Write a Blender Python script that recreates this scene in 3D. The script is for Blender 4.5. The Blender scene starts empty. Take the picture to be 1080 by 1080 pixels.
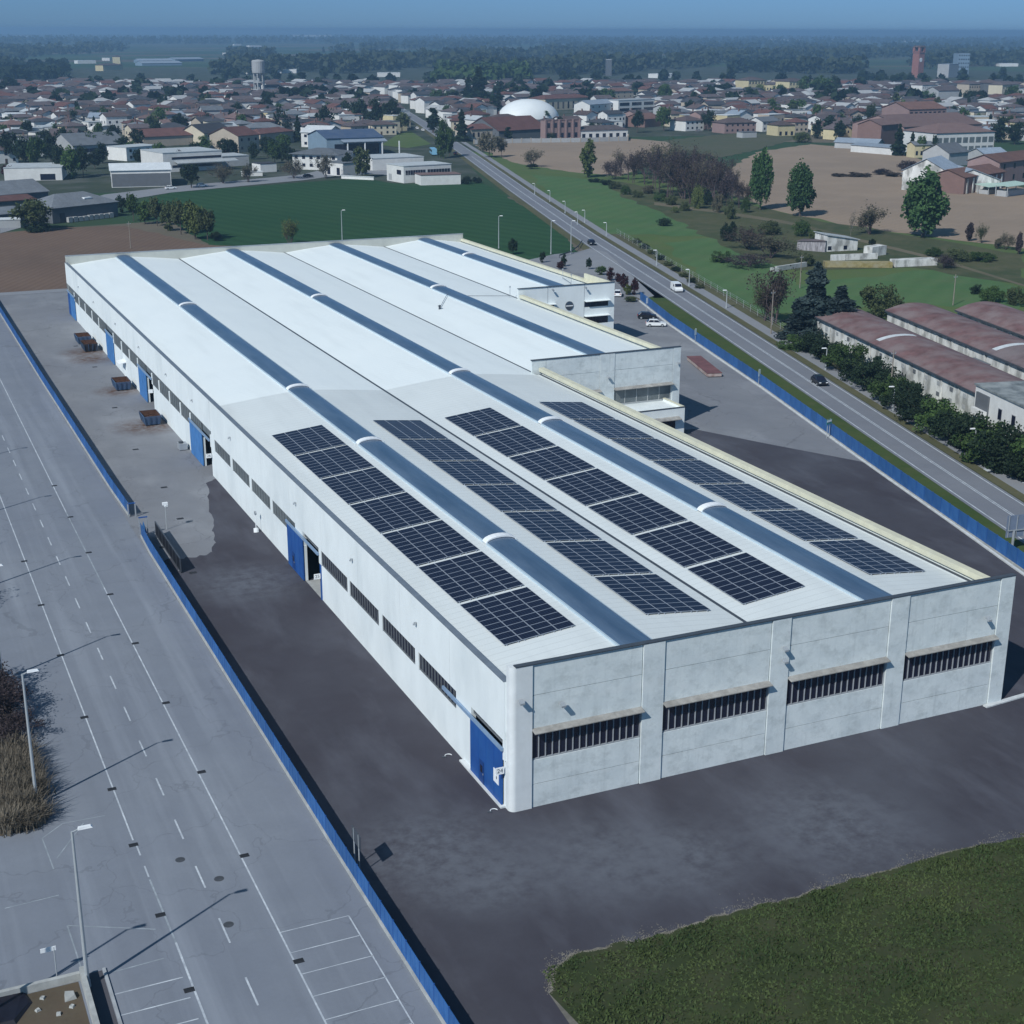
import bpy, math, random
from mathutils import Vector, Matrix
R=random.Random(7)
S=bpy.context.scene
COL=S.collection
# ------------------------------------------------------------------ camera
F=1538.156; PITCH=0.3195; ROLL=0.003; YAW=-0.4247; CAM=Vector((-42.027,-93.1215,58.9031))
cy,sy=math.cos(YAW),math.sin(YAW)
fw=Vector((-sy*math.cos(PITCH),cy*math.cos(PITCH),-math.sin(PITCH)))
r0=Vector((cy,sy,0)); u0=r0.cross(fw)
rt=math.cos(ROLL)*r0+math.sin(ROLL)*u0; up=-math.sin(ROLL)*r0+math.cos(ROLL)*u0
cd=bpy.data.cameras.new('camera'); co=bpy.data.objects.new('camera',cd); COL.objects.link(co)
cd.sensor_width=36; cd.lens=F/1080*36; cd.clip_start=.5; cd.clip_end=40000
m=Matrix((rt,up,-fw)).transposed().to_4x4(); m.translation=CAM; co.matrix_world=m; S.camera=co
def G(x,y,z=0.0):
    "survey: where the sight line through a photo pixel meets the level z"
    d=fw+rt*((x-540)/F)-up*((y-540)/F); p=CAM+d*((z-CAM.z)/d.z); return (p.x,p.y)
def PJ(x,y,z=0.0):
    d=Vector((x,y,z))-CAM; k=d.dot(fw); return (540+F*d.dot(rt)/k,540-F*d.dot(up)/k)
def MPP(x,y): # metres per photo pixel at a ground point
    return (Vector((x,y,0))-CAM).dot(fw)/F
# ------------------------------------------------------------------ materials
MATS={}
def nodes(name):
    mt=bpy.data.materials.new(name); mt.use_nodes=True; nt=mt.node_tree
    return mt,nt,nt.nodes['Principled BSDF']
def N(nt,t,**k):
    n=nt.nodes.new(t)
    for a,b in k.items():
        if a.startswith('i_'): n.inputs[a[2:].replace('_',' ')].default_value=b
        else: setattr(n,a,b)
    return n
def noise(nt,vec,scale,detail=4,rough=.6,lo=.35,hi=.65):
    n=N(nt,'ShaderNodeTexNoise'); n.inputs['Scale'].default_value=scale; n.inputs['Detail'].default_value=detail; n.inputs['Roughness'].default_value=rough
    if vec: nt.links.new(vec,n.inputs['Vector'])
    mr=N(nt,'ShaderNodeMapRange'); mr.inputs['From Min'].default_value=lo; mr.inputs['From Max'].default_value=hi
    nt.links.new(n.outputs['Fac'],mr.inputs['Value']); return mr.outputs['Result']
def mixc(nt,fac,a,b,mode='MIX'):
    n=N(nt,'ShaderNodeMix',data_type='RGBA',blend_type=mode)
    for s,v in ((0,fac),(6,a),(7,b)):
        if hasattr(v,'links') or hasattr(v,'is_linked'): nt.links.new(v,n.inputs[s])
        elif s==0: n.inputs[0].default_value=v
        else: n.inputs[s].default_value=(*v,1)
    return n.outputs[2]
def mth(nt,op,a,b=None):
    n=N(nt,'ShaderNodeMath',operation=op)
    for i,v in enumerate((a,b)):
        if v is None: continue
        if hasattr(v,'is_linked'): nt.links.new(v,n.inputs[i])
        else: n.inputs[i].default_value=v
    return n.outputs[0]
def coord(nt,stretch=(1,1,1),world=False):
    mp=N(nt,'ShaderNodeMapping'); mp.inputs['Scale'].default_value=stretch
    if world: nt.links.new(N(nt,'ShaderNodeNewGeometry').outputs['Position'],mp.inputs['Vector'])
    else: nt.links.new(N(nt,'ShaderNodeTexCoord').outputs['Object'],mp.inputs['Vector'])
    return mp.outputs['Vector']
def M(name,col,rough=.8,var=.12,scale=1.2,col2=None,f2=.5,s2=.25,stretch=(1,1,1),metal=0,spec=.3,bump=0,rnd=0,world=False,lo=.35,hi=.65):
    "base colour with fine grain (var, scale) and broad patches of col2 (s2)"
    if name in MATS: return MATS[name]
    mt,nt,b=nodes(name); v=coord(nt,stretch,world)
    g=noise(nt,v,scale,5,.65)
    c=mixc(nt,g,tuple(x*(1-var) for x in col),tuple(min(1,x*(1+var)) for x in col))
    if col2:
        p=noise(nt,v,s2,6,.6,lo,hi); c=mixc(nt,mth(nt,'MULTIPLY',p,f2),c,col2)
    if rnd:
        oi=N(nt,'ShaderNodeObjectInfo'); hs=N(nt,'ShaderNodeHueSaturation')
        mr=N(nt,'ShaderNodeMapRange'); mr.inputs['To Min'].default_value=1-rnd; mr.inputs['To Max'].default_value=1+rnd
        nt.links.new(oi.outputs['Random'],mr.inputs['Value']); nt.links.new(mr.outputs['Result'],hs.inputs['Value'])
        nt.links.new(c,hs.inputs['Color']); c=hs.outputs['Color']
    nt.links.new(c,b.inputs['Base Color']); b.inputs['Roughness'].default_value=rough; b.inputs['Metallic'].default_value=metal
    b.inputs['Specular IOR Level'].default_value=spec
    if bump:
        bp=N(nt,'ShaderNodeBump'); bp.inputs['Strength'].default_value=bump; bp.inputs['Distance'].default_value=.1
        nt.links.new(g,bp.inputs['Height']); nt.links.new(bp.outputs['Normal'],b.inputs['Normal'])
    MATS[name]=mt; return mt
def leafmat(name,a,b_,c_=None,rnd=.22):
    if name in MATS: return MATS[name]
    mt,nt,b=nodes(name); v=coord(nt)
    c=mixc(nt,noise(nt,v,.45,4,.7),a,b_)
    g=N(nt,'ShaderNodeNewGeometry')
    if c_: c=mixc(nt,mth(nt,'MULTIPLY',mth(nt,'POWER',g.outputs['Random Per Island'],2.),.7),c,c_)
    oi=N(nt,'ShaderNodeObjectInfo'); hs=N(nt,'ShaderNodeHueSaturation')
    mr=N(nt,'ShaderNodeMapRange'); mr.inputs['To Min'].default_value=1-rnd; mr.inputs['To Max'].default_value=1+rnd
    nt.links.new(oi.outputs['Random'],mr.inputs['Value']); nt.links.new(mr.outputs['Result'],hs.inputs['Value']); nt.links.new(c,hs.inputs['Color'])
    nt.links.new(hs.outputs['Color'],b.inputs['Base Color']); b.inputs['Roughness'].default_value=.7; b.inputs['Specular IOR Level'].default_value=.15
    tr=N(nt,'ShaderNodeBsdfTranslucent'); nt.links.new(hs.outputs['Color'],tr.inputs['Color'])
    mx=N(nt,'ShaderNodeMixShader'); mx.inputs[0].default_value=.25
    nt.links.new(b.outputs[0],mx.inputs[1]); nt.links.new(tr.outputs[0],mx.inputs[2])
    nt.links.new(mx.outputs[0],nt.nodes['Material Output'].inputs['Surface'])
    MATS[name]=mt; return mt
# ------------------------------------------------------------------ mesh building
class MB:
    def __init__(s): s.v=[]; s.f=[]; s.mi=[]
    def poly(s,pts,m=0):
        n=len(s.v); s.v+=[tuple(p) if len(p)==3 else (p[0],p[1],0) for p in pts]; s.f.append(tuple(range(n,n+len(pts)))); s.mi.append(m); return s
    def hexa(s,b,t,m=0,bottom=True):
        n=len(s.v); k=len(b); s.v+=[tuple(p) for p in b]+[tuple(p) for p in t]
        for i in range(k):
            j=(i+1)%k; s.f.append((n+i,n+j,n+k+j,n+k+i)); s.mi.append(m)
        s.f.append(tuple(range(n+k,n+2*k))); s.mi.append(m)
        if bottom: s.f.append(tuple(range(n+k-1,n-1,-1))); s.mi.append(m)
        return s
    def box(s,x0,x1,y0,y1,z0,z1,m=0):
        return s.hexa([(x0,y0,z0),(x1,y0,z0),(x1,y1,z0),(x0,y1,z0)],[(x0,y0,z1),(x1,y0,z1),(x1,y1,z1),(x0,y1,z1)],m)
    def prism(s,pts,z0,z1,m=0): return s.hexa([(p[0],p[1],z0) for p in pts],[(p[0],p[1],z1) for p in pts],m)
    def bar(s,a,b,w,h,z,m=0):
        "upright board from a to b in plan, w thick, h tall, standing on z"
        dx,dy=b[0]-a[0],b[1]-a[1]; l=math.hypot(dx,dy) or 1; nx,ny=-dy/l*w/2,dx/l*w/2
        return s.prism([(a[0]-nx,a[1]-ny),(b[0]-nx,b[1]-ny),(b[0]+nx,b[1]+ny),(a[0]+nx,a[1]+ny)],z,z+h,m)
    def tube(s,p,q,r0,r1=None,n=8,m=0,cap=True):
        r1=r0 if r1 is None else r1; p=Vector(p);q=Vector(q);d=(q-p).normalized()
        a=d.cross(Vector((0,0,1)) if abs(d.z)<.95 else Vector((1,0,0))).normalized(); b=d.cross(a)
        c=[(math.cos(2*math.pi*i/n),math.sin(2*math.pi*i/n)) for i in range(n)]
        k=len(s.v); s.v+=[tuple(p+(a*x+b*y)*r0) for x,y in c]+[tuple(q+(a*x+b*y)*r1) for x,y in c]
        for i in range(n): s.f.append((k+i,k+(i+1)%n,k+n+(i+1)%n,k+n+i)); s.mi.append(m)
        if cap: s.f.append(tuple(range(k+n,k+2*n))); s.mi.append(m); s.f.append(tuple(range(k+n-1,k-1,-1))); s.mi.append(m)
        return s
    def lathe(s,prof,n=20,m=0,c=(0,0)):
        k=len(s.v)
        for r,z in prof: s.v+=[(c[0]+r*math.cos(2*math.pi*i/n),c[1]+r*math.sin(2*math.pi*i/n),z) for i in range(n)]
        for j in range(len(prof)-1):
            for i in range(n): s.f.append((k+j*n+i,k+j*n+(i+1)%n,k+(j+1)*n+(i+1)%n,k+(j+1)*n+i)); s.mi.append(m)
        s.f.append(tuple(range(k+(len(prof)-1)*n,k+len(prof)*n))); s.mi.append(m); return s
    def mesh(s,name,mats,smooth=False):
        me=bpy.data.meshes.new(name); me.from_pydata(s.v,[],s.f)
        for x in mats if isinstance(mats,(list,tuple)) else [mats]: me.materials.append(x)
        me.polygons.foreach_set('material_index',s.mi)
        if smooth: me.polygons.foreach_set('use_smooth',[True]*len(s.f))
        me.update(); return me
    def build(s,name,mats,parent=None,loc=None,smooth=False,label=None):
        return O(name,s.mesh(name,mats,smooth),parent,loc,label=label)
def O(name,me,parent=None,loc=None,rz=0,label=None,sc=None):
    o=bpy.data.objects.new(name,me); COL.objects.link(o)
    if parent: o.parent=parent
    if loc: o.location=loc if len(loc)==3 else (*loc,0)
    if rz: o.rotation_euler=(0,0,rz)
    if sc: o.scale=sc
    if label: o['label']=label
    return o
LABELS={}
def tag(o,label,cat,group=None,kind=None):
    if kind: o['kind']=kind
    if label: o['label']=label
    if cat: o['category']=cat
    if group: o['group']=group
    return o
def T(name,label,cat,loc=(0,0,0),rz=0,group=None):
    return tag(O(name,None,None,loc,rz),label,cat,group)
def ragged(pts,j):
    o=[]
    for i,p in enumerate(pts):
        b=pts[(i+1)%len(pts)]; d=math.dist(p,b); n=max(1,min(40,int(d/(j*4))))
        for k in range(n):
            t=k/n; a=j*(k>0); o.append((p[0]+(b[0]-p[0])*t+R.uniform(-a,a),p[1]+(b[1]-p[1])*t+R.uniform(-a,a)))
    return o
def ground(name,pts,z,mat,kind='structure',label=None,cat=None,jit=0):
    if jit: pts=ragged(pts,jit)
    o=MB().poly([(p[0],p[1],z) for p in pts]).build(name,mat); o['kind']=kind
    if label: o['label']=label
    return o
ORD=['nearest','second nearest','third nearest','fourth nearest','fifth nearest','sixth nearest','seventh nearest','eighth nearest','ninth nearest','tenth nearest']
NUM=['first','second','third','fourth','fifth','sixth','seventh','eighth','ninth','tenth','eleventh','twelfth','thirteenth','fourteenth','fifteenth','sixteenth','seventeenth','eighteenth','nineteenth','twentieth']
# ------------------------------------------------------------------ light and sky
SUN_EL=math.radians(41.6); sdir=Vector((-.85*math.cos(SUN_EL),-.526*math.cos(SUN_EL),math.sin(SUN_EL))).normalized()
ld=bpy.data.lights.new('sun','SUN'); ld.energy=3.9; ld.angle=math.radians(.53); ld.color=(1,1,.965)
lo=bpy.data.objects.new('sun',ld); COL.objects.link(lo); lo.rotation_euler=(-sdir).to_track_quat('-Z','Y').to_euler(); lo.location=(-200,-150,300)
W=bpy.data.worlds.new('World'); S.world=W; W.use_nodes=True; nt=W.node_tree; bg=nt.nodes['Background']
sk=nt.nodes.new('ShaderNodeTexSky'); sk.sky_type='NISHITA'; sk.sun_disc=False; sk.sun_elevation=SUN_EL; sk.sun_rotation=math.atan2(sdir.x,sdir.y)
sk.air_density=1.0; sk.dust_density=0.3; sk.ozone_density=2.0; sk.altitude=0
tint=nt.nodes.new('ShaderNodeMix'); tint.data_type='RGBA'; tint.blend_type='MULTIPLY'; tint.inputs[0].default_value=1; 
tc=nt.nodes.new('ShaderNodeTexCoord'); sx=nt.nodes.new('ShaderNodeSeparateXYZ'); nt.links.new(tc.outputs['Generated'],sx.inputs[0])
mr=nt.nodes.new('ShaderNodeMapRange'); mr.interpolation_type='SMOOTHSTEP'; mr.inputs['From Min'].default_value=0.0; mr.inputs['From Max'].default_value=.35; nt.links.new(sx.outputs['Z'],mr.inputs['Value'])
tm=nt.nodes.new('ShaderNodeMix'); tm.data_type='RGBA'; tm.inputs[6].default_value=(.25,.51,1.14,1); tm.inputs[7].default_value=(.62,.94,.98,1); nt.links.new(mr.outputs[0],tm.inputs[0]); nt.links.new(tm.outputs[2],tint.inputs[7])
nt.links.new(sk.outputs[0],tint.inputs[6]); nt.links.new(tint.outputs[2],bg.inputs['Color']); bg.inputs['Strength'].default_value=.08
S.view_settings.view_transform='Standard'; S.view_settings.look='None'; S.view_settings.exposure=0; S.view_settings.gamma=1
S.render.engine='CYCLES'; S.cycles.max_bounces=5; S.cycles.transparent_max_bounces=8; S.cycles.volume_bounces=0; S.cycles.use_denoising=True
S.cycles.caustics_reflective=False; S.cycles.caustics_refractive=False
# ------------------------------------------------------------------ shared materials
def concrete_mat():
    mt,nt,b=nodes('front_concrete'); v=coord(nt)
    c=mixc(nt,noise(nt,v,.35,6,.65,.4,.62),(.70,.75,.755),(.61,.665,.68))
    c=mixc(nt,mth(nt,'MULTIPLY',noise(nt,coord(nt,(.7,.7,1.0)),.8,7,.72,.48,.68),.55),c,(.36,.40,.405))       # blotches of old form oil
    c=mixc(nt,mth(nt,'MULTIPLY',noise(nt,coord(nt,(2.2,2.2,.16)),1.,5,.7,.54,.76),.42),c,(.40,.44,.45))          # rain streaks
    c=mixc(nt,mth(nt,'MULTIPLY',noise(nt,coord(nt,(.12,.12,1.4)),1.,4,.6,.5,.7),.35),c,(.66,.69,.70))
    c=mixc(nt,mth(nt,'MULTIPLY',noise(nt,v,4.,4,.8,.3,.8),.2),c,(.36,.40,.41))
    nt.links.new(c,b.inputs['Base Color']); b.inputs['Roughness'].default_value=.9; b.inputs['Specular IOR Level'].default_value=.2; MATS['front_concrete']=mt; return mt
concrete=concrete_mat()
white_wall=M('white_wall_paint',(.755,.80,.805),.8,.035,.6,(.58,.63,.645),.6,.22,(1,.8,.35),lo=.48,hi=.72)
cream=M('cream_coping',(.62,.60,.46),.85,.08,.8,(.5,.5,.42),.5,.3)
dark_metal=M('dark_metal',(.06,.07,.085),.5,.1)
blue_paint=M('blue_paint',(.016,.075,.28),.5,.08,.7,(.03,.13,.36),.4,.4)
blue_pale=M('faded_blue_paint',(.06,.19,.44),.6,.12,.7)
grey_metal=M('galvanised_metal',(.42,.45,.48),.45,.08,metal=.4)
pole_grey=M('pole_grey',(.40,.43,.45),.55,.06,metal=.2)
glass_dark=M('dark_glass',(.012,.014,.03),.12,.1,.5,spec=.6)
glass_grey=M('grey_window_sheet',(.10,.12,.13),.35,.25,.5,(.2,.22,.22),.5,.15,spec=.5)
white_paint=M('white_line_paint',(.56,.60,.64),.8,.15,2.5,(.27,.30,.35),.7,.8)
faint_paint=M('worn_line_paint',(.36,.40,.44),.85,.2,2.5,(.22,.25,.28),.9,.7,lo=.3,hi=.6)
black_rubber=M('black_rubber',(.015,.015,.017),.8)
white_plastic=M('white_plastic',(.8,.82,.84),.5,.03)
rust=M('rust',(.09,.042,.025),.9,.4,2.,(.03,.015,.012),.6,1.)
# ------------------------------------------------------------------ ground
def terrain_mat():
    mt,nt,b=nodes('farmland'); v=coord(nt,(1,1,1),True)
    mp=N(nt,'ShaderNodeMapping'); mp.inputs['Rotation'].default_value=(0,0,.35); mp.inputs['Scale'].default_value=(1/420,1/150,0)
    nt.links.new(v,mp.inputs['Vector'])
    vo=N(nt,'ShaderNodeTexVoronoi',distance='MANHATTAN'); vo.inputs['Scale'].default_value=1; vo.inputs['Randomness'].default_value=.8
    nt.links.new(mp.outputs[0],vo.inputs['Vector'])
    sp=N(nt,'ShaderNodeSeparateColor'); nt.links.new(vo.outputs['Color'],sp.inputs[0])
    cr=N(nt,'ShaderNodeValToRGB'); nt.links.new(sp.outputs[0],cr.inputs[0]); e=cr.color_ramp; e.interpolation='CONSTANT'
    for i,(p,c) in enumerate([(0,(.035,.075,.035)),(.3,(.055,.09,.05)),(.5,(.13,.11,.085)),(.62,(.06,.10,.05)),(.78,(.16,.135,.105)),(.88,(.045,.07,.045))]):
        el=e.elements[i] if i<2 else e.elements.new(p); el.position=p; el.color=(*c,1)
    c=mixc(nt,noise(nt,v,.02,6,.7),cr.outputs[0],(.05,.065,.045)); nt.links.new(mixc(nt,.55,cr.outputs[0],c),b.inputs['Base Color'])
    b.inputs['Roughness'].default_value=1; b.inputs['Specular IOR Level'].default_value=.05; return mt
ground('terrain',[(-14000,-2000),(16000,-2000),(16000,16000),(-14000,16000)],-.12,terrain_mat())
def gmat(name,c1,c2,c3,s=(.02,.12,1.4),rows=None,f=.5):
    "open ground: two broad colours, fine grain, optional plough / mowing rows (angle, spacing, strength)"
    mt,nt,b=nodes(name); v=coord(nt,(1,1,1),True)
    c=mixc(nt,noise(nt,v,s[0],5,.6,.4,.6),c1,c2); c=mixc(nt,mth(nt,'MULTIPLY',noise(nt,v,s[1],6,.7,.45,.7),f),c,c3)
    g=noise(nt,v,s[2],4,.8,.2,.8); c=mixc(nt,mth(nt,'MULTIPLY',g,.35),c,tuple(x*.45 for x in c1))
    if rows:
        mp=N(nt,'ShaderNodeMapping'); mp.inputs['Rotation'].default_value=(0,0,rows[0]); nt.links.new(v,mp.inputs['Vector'])
        w=N(nt,'ShaderNodeTexWave'); w.inputs['Scale'].default_value=rows[1]; w.inputs['Distortion'].default_value=1.2; w.inputs['Detail'].default_value=2; w.inputs['Detail Scale'].default_value=.5
        nt.links.new(mp.outputs[0],w.inputs['Vector']); c=mixc(nt,mth(nt,'MULTIPLY',w.outputs['Fac'],rows[2]),c,tuple(x*.6 for x in c1))
    nt.links.new(c,b.inputs['Base Color']); b.inputs['Roughness'].default_value=1; b.inputs['Specular IOR Level'].default_value=.05
    MATS[name]=mt; return mt
GG=lambda L:[G(*q) for q in L]
soil=gmat('ploughed_soil',(.185,.128,.098),(.15,.108,.085),(.22,.162,.125),(.015,.1,.9),(.5,.16,.45))
soil_pale=gmat('pale_soil',(.34,.262,.198),(.29,.228,.178),(.39,.31,.24),(.012,.06,.7),(-.2,.10,.42))
wheat=gmat('green_crop',(.030,.080,.036),(.037,.092,.041),(.05,.10,.045),(.01,.05,.8),(-.33,.05,.5))
meadow=gmat('meadow_grass',(.088,.135,.048),(.105,.150,.055),(.135,.145,.07),(.02,.09,1.1))
meadow2=gmat('bright_meadow',(.080,.155,.062),(.095,.17,.07),(.14,.165,.085),(.02,.09,.9),(.9,.05,.2))
rough=gmat('rough_grass',(.060,.080,.040),(.088,.095,.050),(.14,.125,.08),(.03,.15,1.1),f=.7)
verge_m=gmat('verge_grass',(.052,.085,.028),(.066,.098,.034),(.11,.11,.05),(.05,.25,1.5))
dry_verge=gmat('dry_verge',(.10,.10,.055),(.13,.125,.075),(.07,.085,.04),(.05,.25,1.5))
town_m=gmat('town_ground',(.06,.075,.055),(.045,.062,.04),(.17,.17,.17),(.02,.05,.4),f=.6)
lawn_m=gmat('lawn_soil',(.042,.056,.025),(.056,.070,.031),(.085,.08,.05),(.06,.3,2.),f=.6)
dirt_m=gmat('bare_dirt',(.12,.095,.07),(.09,.075,.055),(.16,.14,.10),(.15,.6,2.5))
ground('town_ground',[(-500,480),(80,482),(200,470),(215,520),(300,690),(560,640),(1100,560),(1800,1200),(1500,2100),(300,2350),(-300,2000)],-.09,town_m)
ground('ploughed_field',[(-260,263),(62,263),(62,318)]+GG([(220,258),(131,238),(60,240),(0,246)])+[(-260,372)],-.05,soil,jit=.8)
ground('crop_field',[(62,240),(62,318)]+GG([(220,258),(150,212),(180,203),(320,192),(380,188),(430,195),(476,193),(508,192),(560,222),(598,250),(606,263)])+[(140,250),(100,236)],-.045,wheat,jit=.8)
ground('meadow',GG([(455,140),(500,160),(560,165),(720,190),(800,215),(1080,262),(1300,300)])+[(400,120),(180,-60)]+[(72,-40),(89,30),(135,190),(200,430)],-.06,meadow)
ground('bright_meadow',GG([(700,256),(755,250),(800,262),(840,300),(1000,282),(1080,305),(1080,330),(960,318),(850,330),(800,330),(740,295)]),-.045,meadow2,jit=1.6)
ground('mown_meadow',GG([(560,184),(640,190),(655,205),(760,230),(758,250),(640,246),(590,215)]),-.04,meadow2,jit=1.6)
ground('rough_grass',GG([(640,190),(780,212),(860,232),(1080,268),(1080,300),(960,282),(840,285),(770,262),(700,225),(655,208)]),-.035,rough,jit=1.6)
ground('pale_field',GG([(500,153),(570,149),(660,146),(716,150),(704,160),(655,186),(600,181),(545,172),(520,163)]),-.04,soil_pale,jit=1.6)
ground('pale_far_field',GG([(760,196),(766,180),(800,160),(855,152),(905,156),(965,166),(1080,198),(1200,230),(1200,300),(1080,262),(985,250),(900,238),(835,226),(800,215)]),-.03,soil_pale,jit=1.6)
ground('stubble_field',GG([(700,148),(780,140),(850,143),(800,158),(760,166),(716,160)]),-.035,gmat('stubble',(.10,.105,.07),(.085,.10,.06),(.14,.13,.09)),jit=1.6)
ground('field_track',GG([(690,213),(760,222),(830,233),(900,250),(990,272),(1080,300),(1080,302),(990,275),(900,253),(830,236),(760,225),(690,216)]),-.02,gmat('track_dirt',(.16,.14,.10),(.10,.10,.06),(.2,.18,.13)))
# --- the asphalt
def asphalt(name,c1,c2,streak=None,spots=None,patch=.5,s=(.05,.3),crack=0.,lo=.4,hi=.65,spotc=(.10,.055,.035),tracks=0):
    mt,nt,b=nodes(name); v=coord(nt,(1,1,1),True)
    c=mixc(nt,mth(nt,'MULTIPLY',noise(nt,v,s[0],7,.62,lo,hi),patch),c1,c2)
    c=mixc(nt,mth(nt,'MULTIPLY',noise(nt,v,s[1],6,.7,.35,.75),.35),c,tuple(x*.72 for x in c1))
    c=mixc(nt,mth(nt,'MULTIPLY',noise(nt,v,3.5,3,.8,.2,.8),.22),c,tuple(x*.6 for x in c1))
    if streak:
        st=coord(nt,streak,True); c=mixc(nt,mth(nt,'MULTIPLY',noise(nt,st,1,5,.6,.5,.72),.45),c,tuple(min(1,x*1.35) for x in c2))
        st=coord(nt,tuple(x*1.7 for x in streak),True); c=mixc(nt,mth(nt,'MULTIPLY',noise(nt,st,1,4,.6,.52,.75),.35),c,tuple(x*.7 for x in c1))
    if tracks:
        for st_,k_ in (((1.1,.018,1),.5),((2.6,.03,1),.45)):
            c=mixc(nt,mth(nt,'MULTIPLY',mth(nt,'MULTIPLY',noise(nt,coord(nt,st_,True),1,3,.6,.52,.72),noise(nt,v,.06,3,.5,.4,.6)),k_),c,spotc)
        c=mixc(nt,mth(nt,'MULTIPLY',mth(nt,'MULTIPLY',noise(nt,coord(nt,(.02,1.0,1),True),1,3,.6,.52,.72),noise(nt,v,.05,3,.5,.42,.6)),.5),c,spotc)
        c=mixc(nt,mth(nt,'MULTIPLY',noise(nt,coord(nt,(.35,.35,1),True),1,8,.8,.55,.75),.4),c,tuple(x*.6 for x in c1))
    if crack:
        vo=N(nt,'ShaderNodeTexVoronoi',feature='DISTANCE_TO_EDGE'); vo.inputs['Scale'].default_value=.11
        dn=N(nt,'ShaderNodeTexNoise'); dn.inputs['Scale'].default_value=.35; dn.inputs['Detail'].default_value=4; nt.links.new(v,dn.inputs['Vector'])
        va=N(nt,'ShaderNodeVectorMath',operation='MULTIPLY_ADD'); nt.links.new(dn.outputs['Color'],va.inputs[0]); va.inputs[1].default_value=(5,5,0); nt.links.new(v,va.inputs[2])
        nt.links.new(va.outputs[0],vo.inputs['Vector'])
        k=mth(nt,'MULTIPLY',mth(nt,'LESS_THAN',vo.outputs['Distance'],.006),crack); c=mixc(nt,k,c,tuple(x*.35 for x in c1))
    for (px,py,rad) in spots or []:
        d=N(nt,'ShaderNodeVectorMath',operation='DISTANCE'); nt.links.new(v,d.inputs[0]); d.inputs[1].default_value=(px,py,0)
        mr=N(nt,'ShaderNodeMapRange'); mr.inputs['From Min'].default_value=rad; mr.inputs['From Max'].default_value=rad*.25; nt.links.new(d.outputs['Value'],mr.inputs['Value'])
        k=mth(nt,'MULTIPLY',mr.outputs[0],noise(nt,v,.8,6,.7,.3,.62)); c=mixc(nt,k,c,spotc)
    nt.links.new(c,b.inputs['Base Color']); b.inputs['Roughness'].default_value=.92; b.inputs['Specular IOR Level'].default_value=.2
    MATS[name]=mt; return mt
street_m=asphalt('street_asphalt',(.200,.220,.262),(.245,.265,.300),(.35,.012,1),patch=.6,crack=.22)
yard_m=asphalt('yard_asphalt',(.200,.208,.232),(.255,.263,.280),(.09,.05,1),[(-3.2,131,6.5),(-3,156.5,5),(-3,191,6),(-3.5,184,5)],.7,(.03,.25),crack=.3)
dark_m=asphalt('new_dark_asphalt',(.056,.053,.067),(.100,.105,.128),(.16,.05,1),[(-8,-3,9),(-5.5,-8,6),(3,-9,8),(9,-11,7),(22,-12,10),(-6,58,8)],.65,s=(.045,.2),spotc=(.115,.122,.145),lo=.42,hi=.68)
road_m=asphalt('road_asphalt',(.185,.195,.225),(.235,.245,.27),None,patch=.5)
path_m=asphalt('path_asphalt',(.24,.25,.275),(.29,.295,.31),None,patch=.5)
ground('street',[(-90,-60),(-14.45,-60),(-14.45,268),(-90,268)],-.01,street_m)
YF=[G(1076,602.5),G(999.3,548.9),G(940,507.4),G(896.7,476.7),G(801.7,408.3),G(733.3,361.7),G(706.7,343.3),G(674.2,317.5)]
ground('yard',[(-14.45,-60),(60,-60)]+YF+[G(660,300),G(640,268),G(606,266),G(585,268),(120,262),(96,262),(-14.45,262)],-.008,yard_m)
# newer, darker asphalt in front: irregular far edge
edge=[(-14.2,69),(-11.8,69.2),(-9.5,68.6),(-7.4,69.6),(-6.2,74.),(-4.8,80),(-3.4,88.5),(-1.8,96.5),(-.02,99)]
edge=[e for i in range(len(edge)-1) for e in [edge[i]]+[(edge[i][0]+(edge[i+1][0]-edge[i][0])*t+R.uniform(-.35,.35),edge[i][1]+(edge[i+1][1]-edge[i][1])*t+R.uniform(-.45,.45)) for t in (.2,.4,.6,.8)]]+[edge[-1]]
edge2=[(49.7,97),(62,97.5),(74.1,95.2),(80,83),(86.8,70),(88.0,68)]
ground('dark_yard',[(-14.2,-60),(60,-60)]+YF[:3]+[(87.2,67.6)]+edge2[::-1][1:]+[(49.7,99)]+edge[::-1],-.003,dark_m)
# street across the far end of the yard and the estate road along the crop field
ground('estate_road',GG([(0,246),(120,213),(180,203),(320,190),(372,183),(480,187),(484,182),(390,176),(345,178),(318,184),(180,197),(110,205),(0,240)]),-.02,path_m)
ground('yard_end_path',[(-14.4,262.2),(-40,262.2),(-40,267),(60,266),(60,262.2)],-.004,path_m)
# --- road on the right: one centre line, strips at offsets
RC=[(70.9,-26),(78,0),(89.7,42.6),(111.2,120.3),(132.6,198),(161,304),(194.5,422),(241,582),(313.5,838),(362,1014),(430,1260)]
def offs(L,d):
    o=[]
    for i,p in enumerate(L):
        a=L[max(0,i-1)]; b=L[min(len(L)-1,i+1)]; dx,dy=b[0]-a[0],b[1]-a[1]; l=math.hypot(dx,dy); o.append((p[0]+dy/l*d,p[1]-dx/l*d))
    return o
def strip(name,L,d0,d1,z,mat,mb=None):
    a,b=offs(L,d0),offs(L,d1); q=mb or MB()
    for i in range(len(L)-1): q.poly([(*a[i],z),(*a[i+1],z),(*b[i+1],z),(*b[i],z)][::-1])
    if mb is None:
        o=q.build(name,mat); o['kind']='structure'; return o
def along(L,s):
    for i in range(len(L)-1):
        d=math.dist(L[i],L[i+1])
        if s<=d: t=s/d; return (L[i][0]+(L[i+1][0]-L[i][0])*t,L[i][1]+(L[i+1][1]-L[i][1])*t)
        s-=d
    return L[-1]
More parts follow.
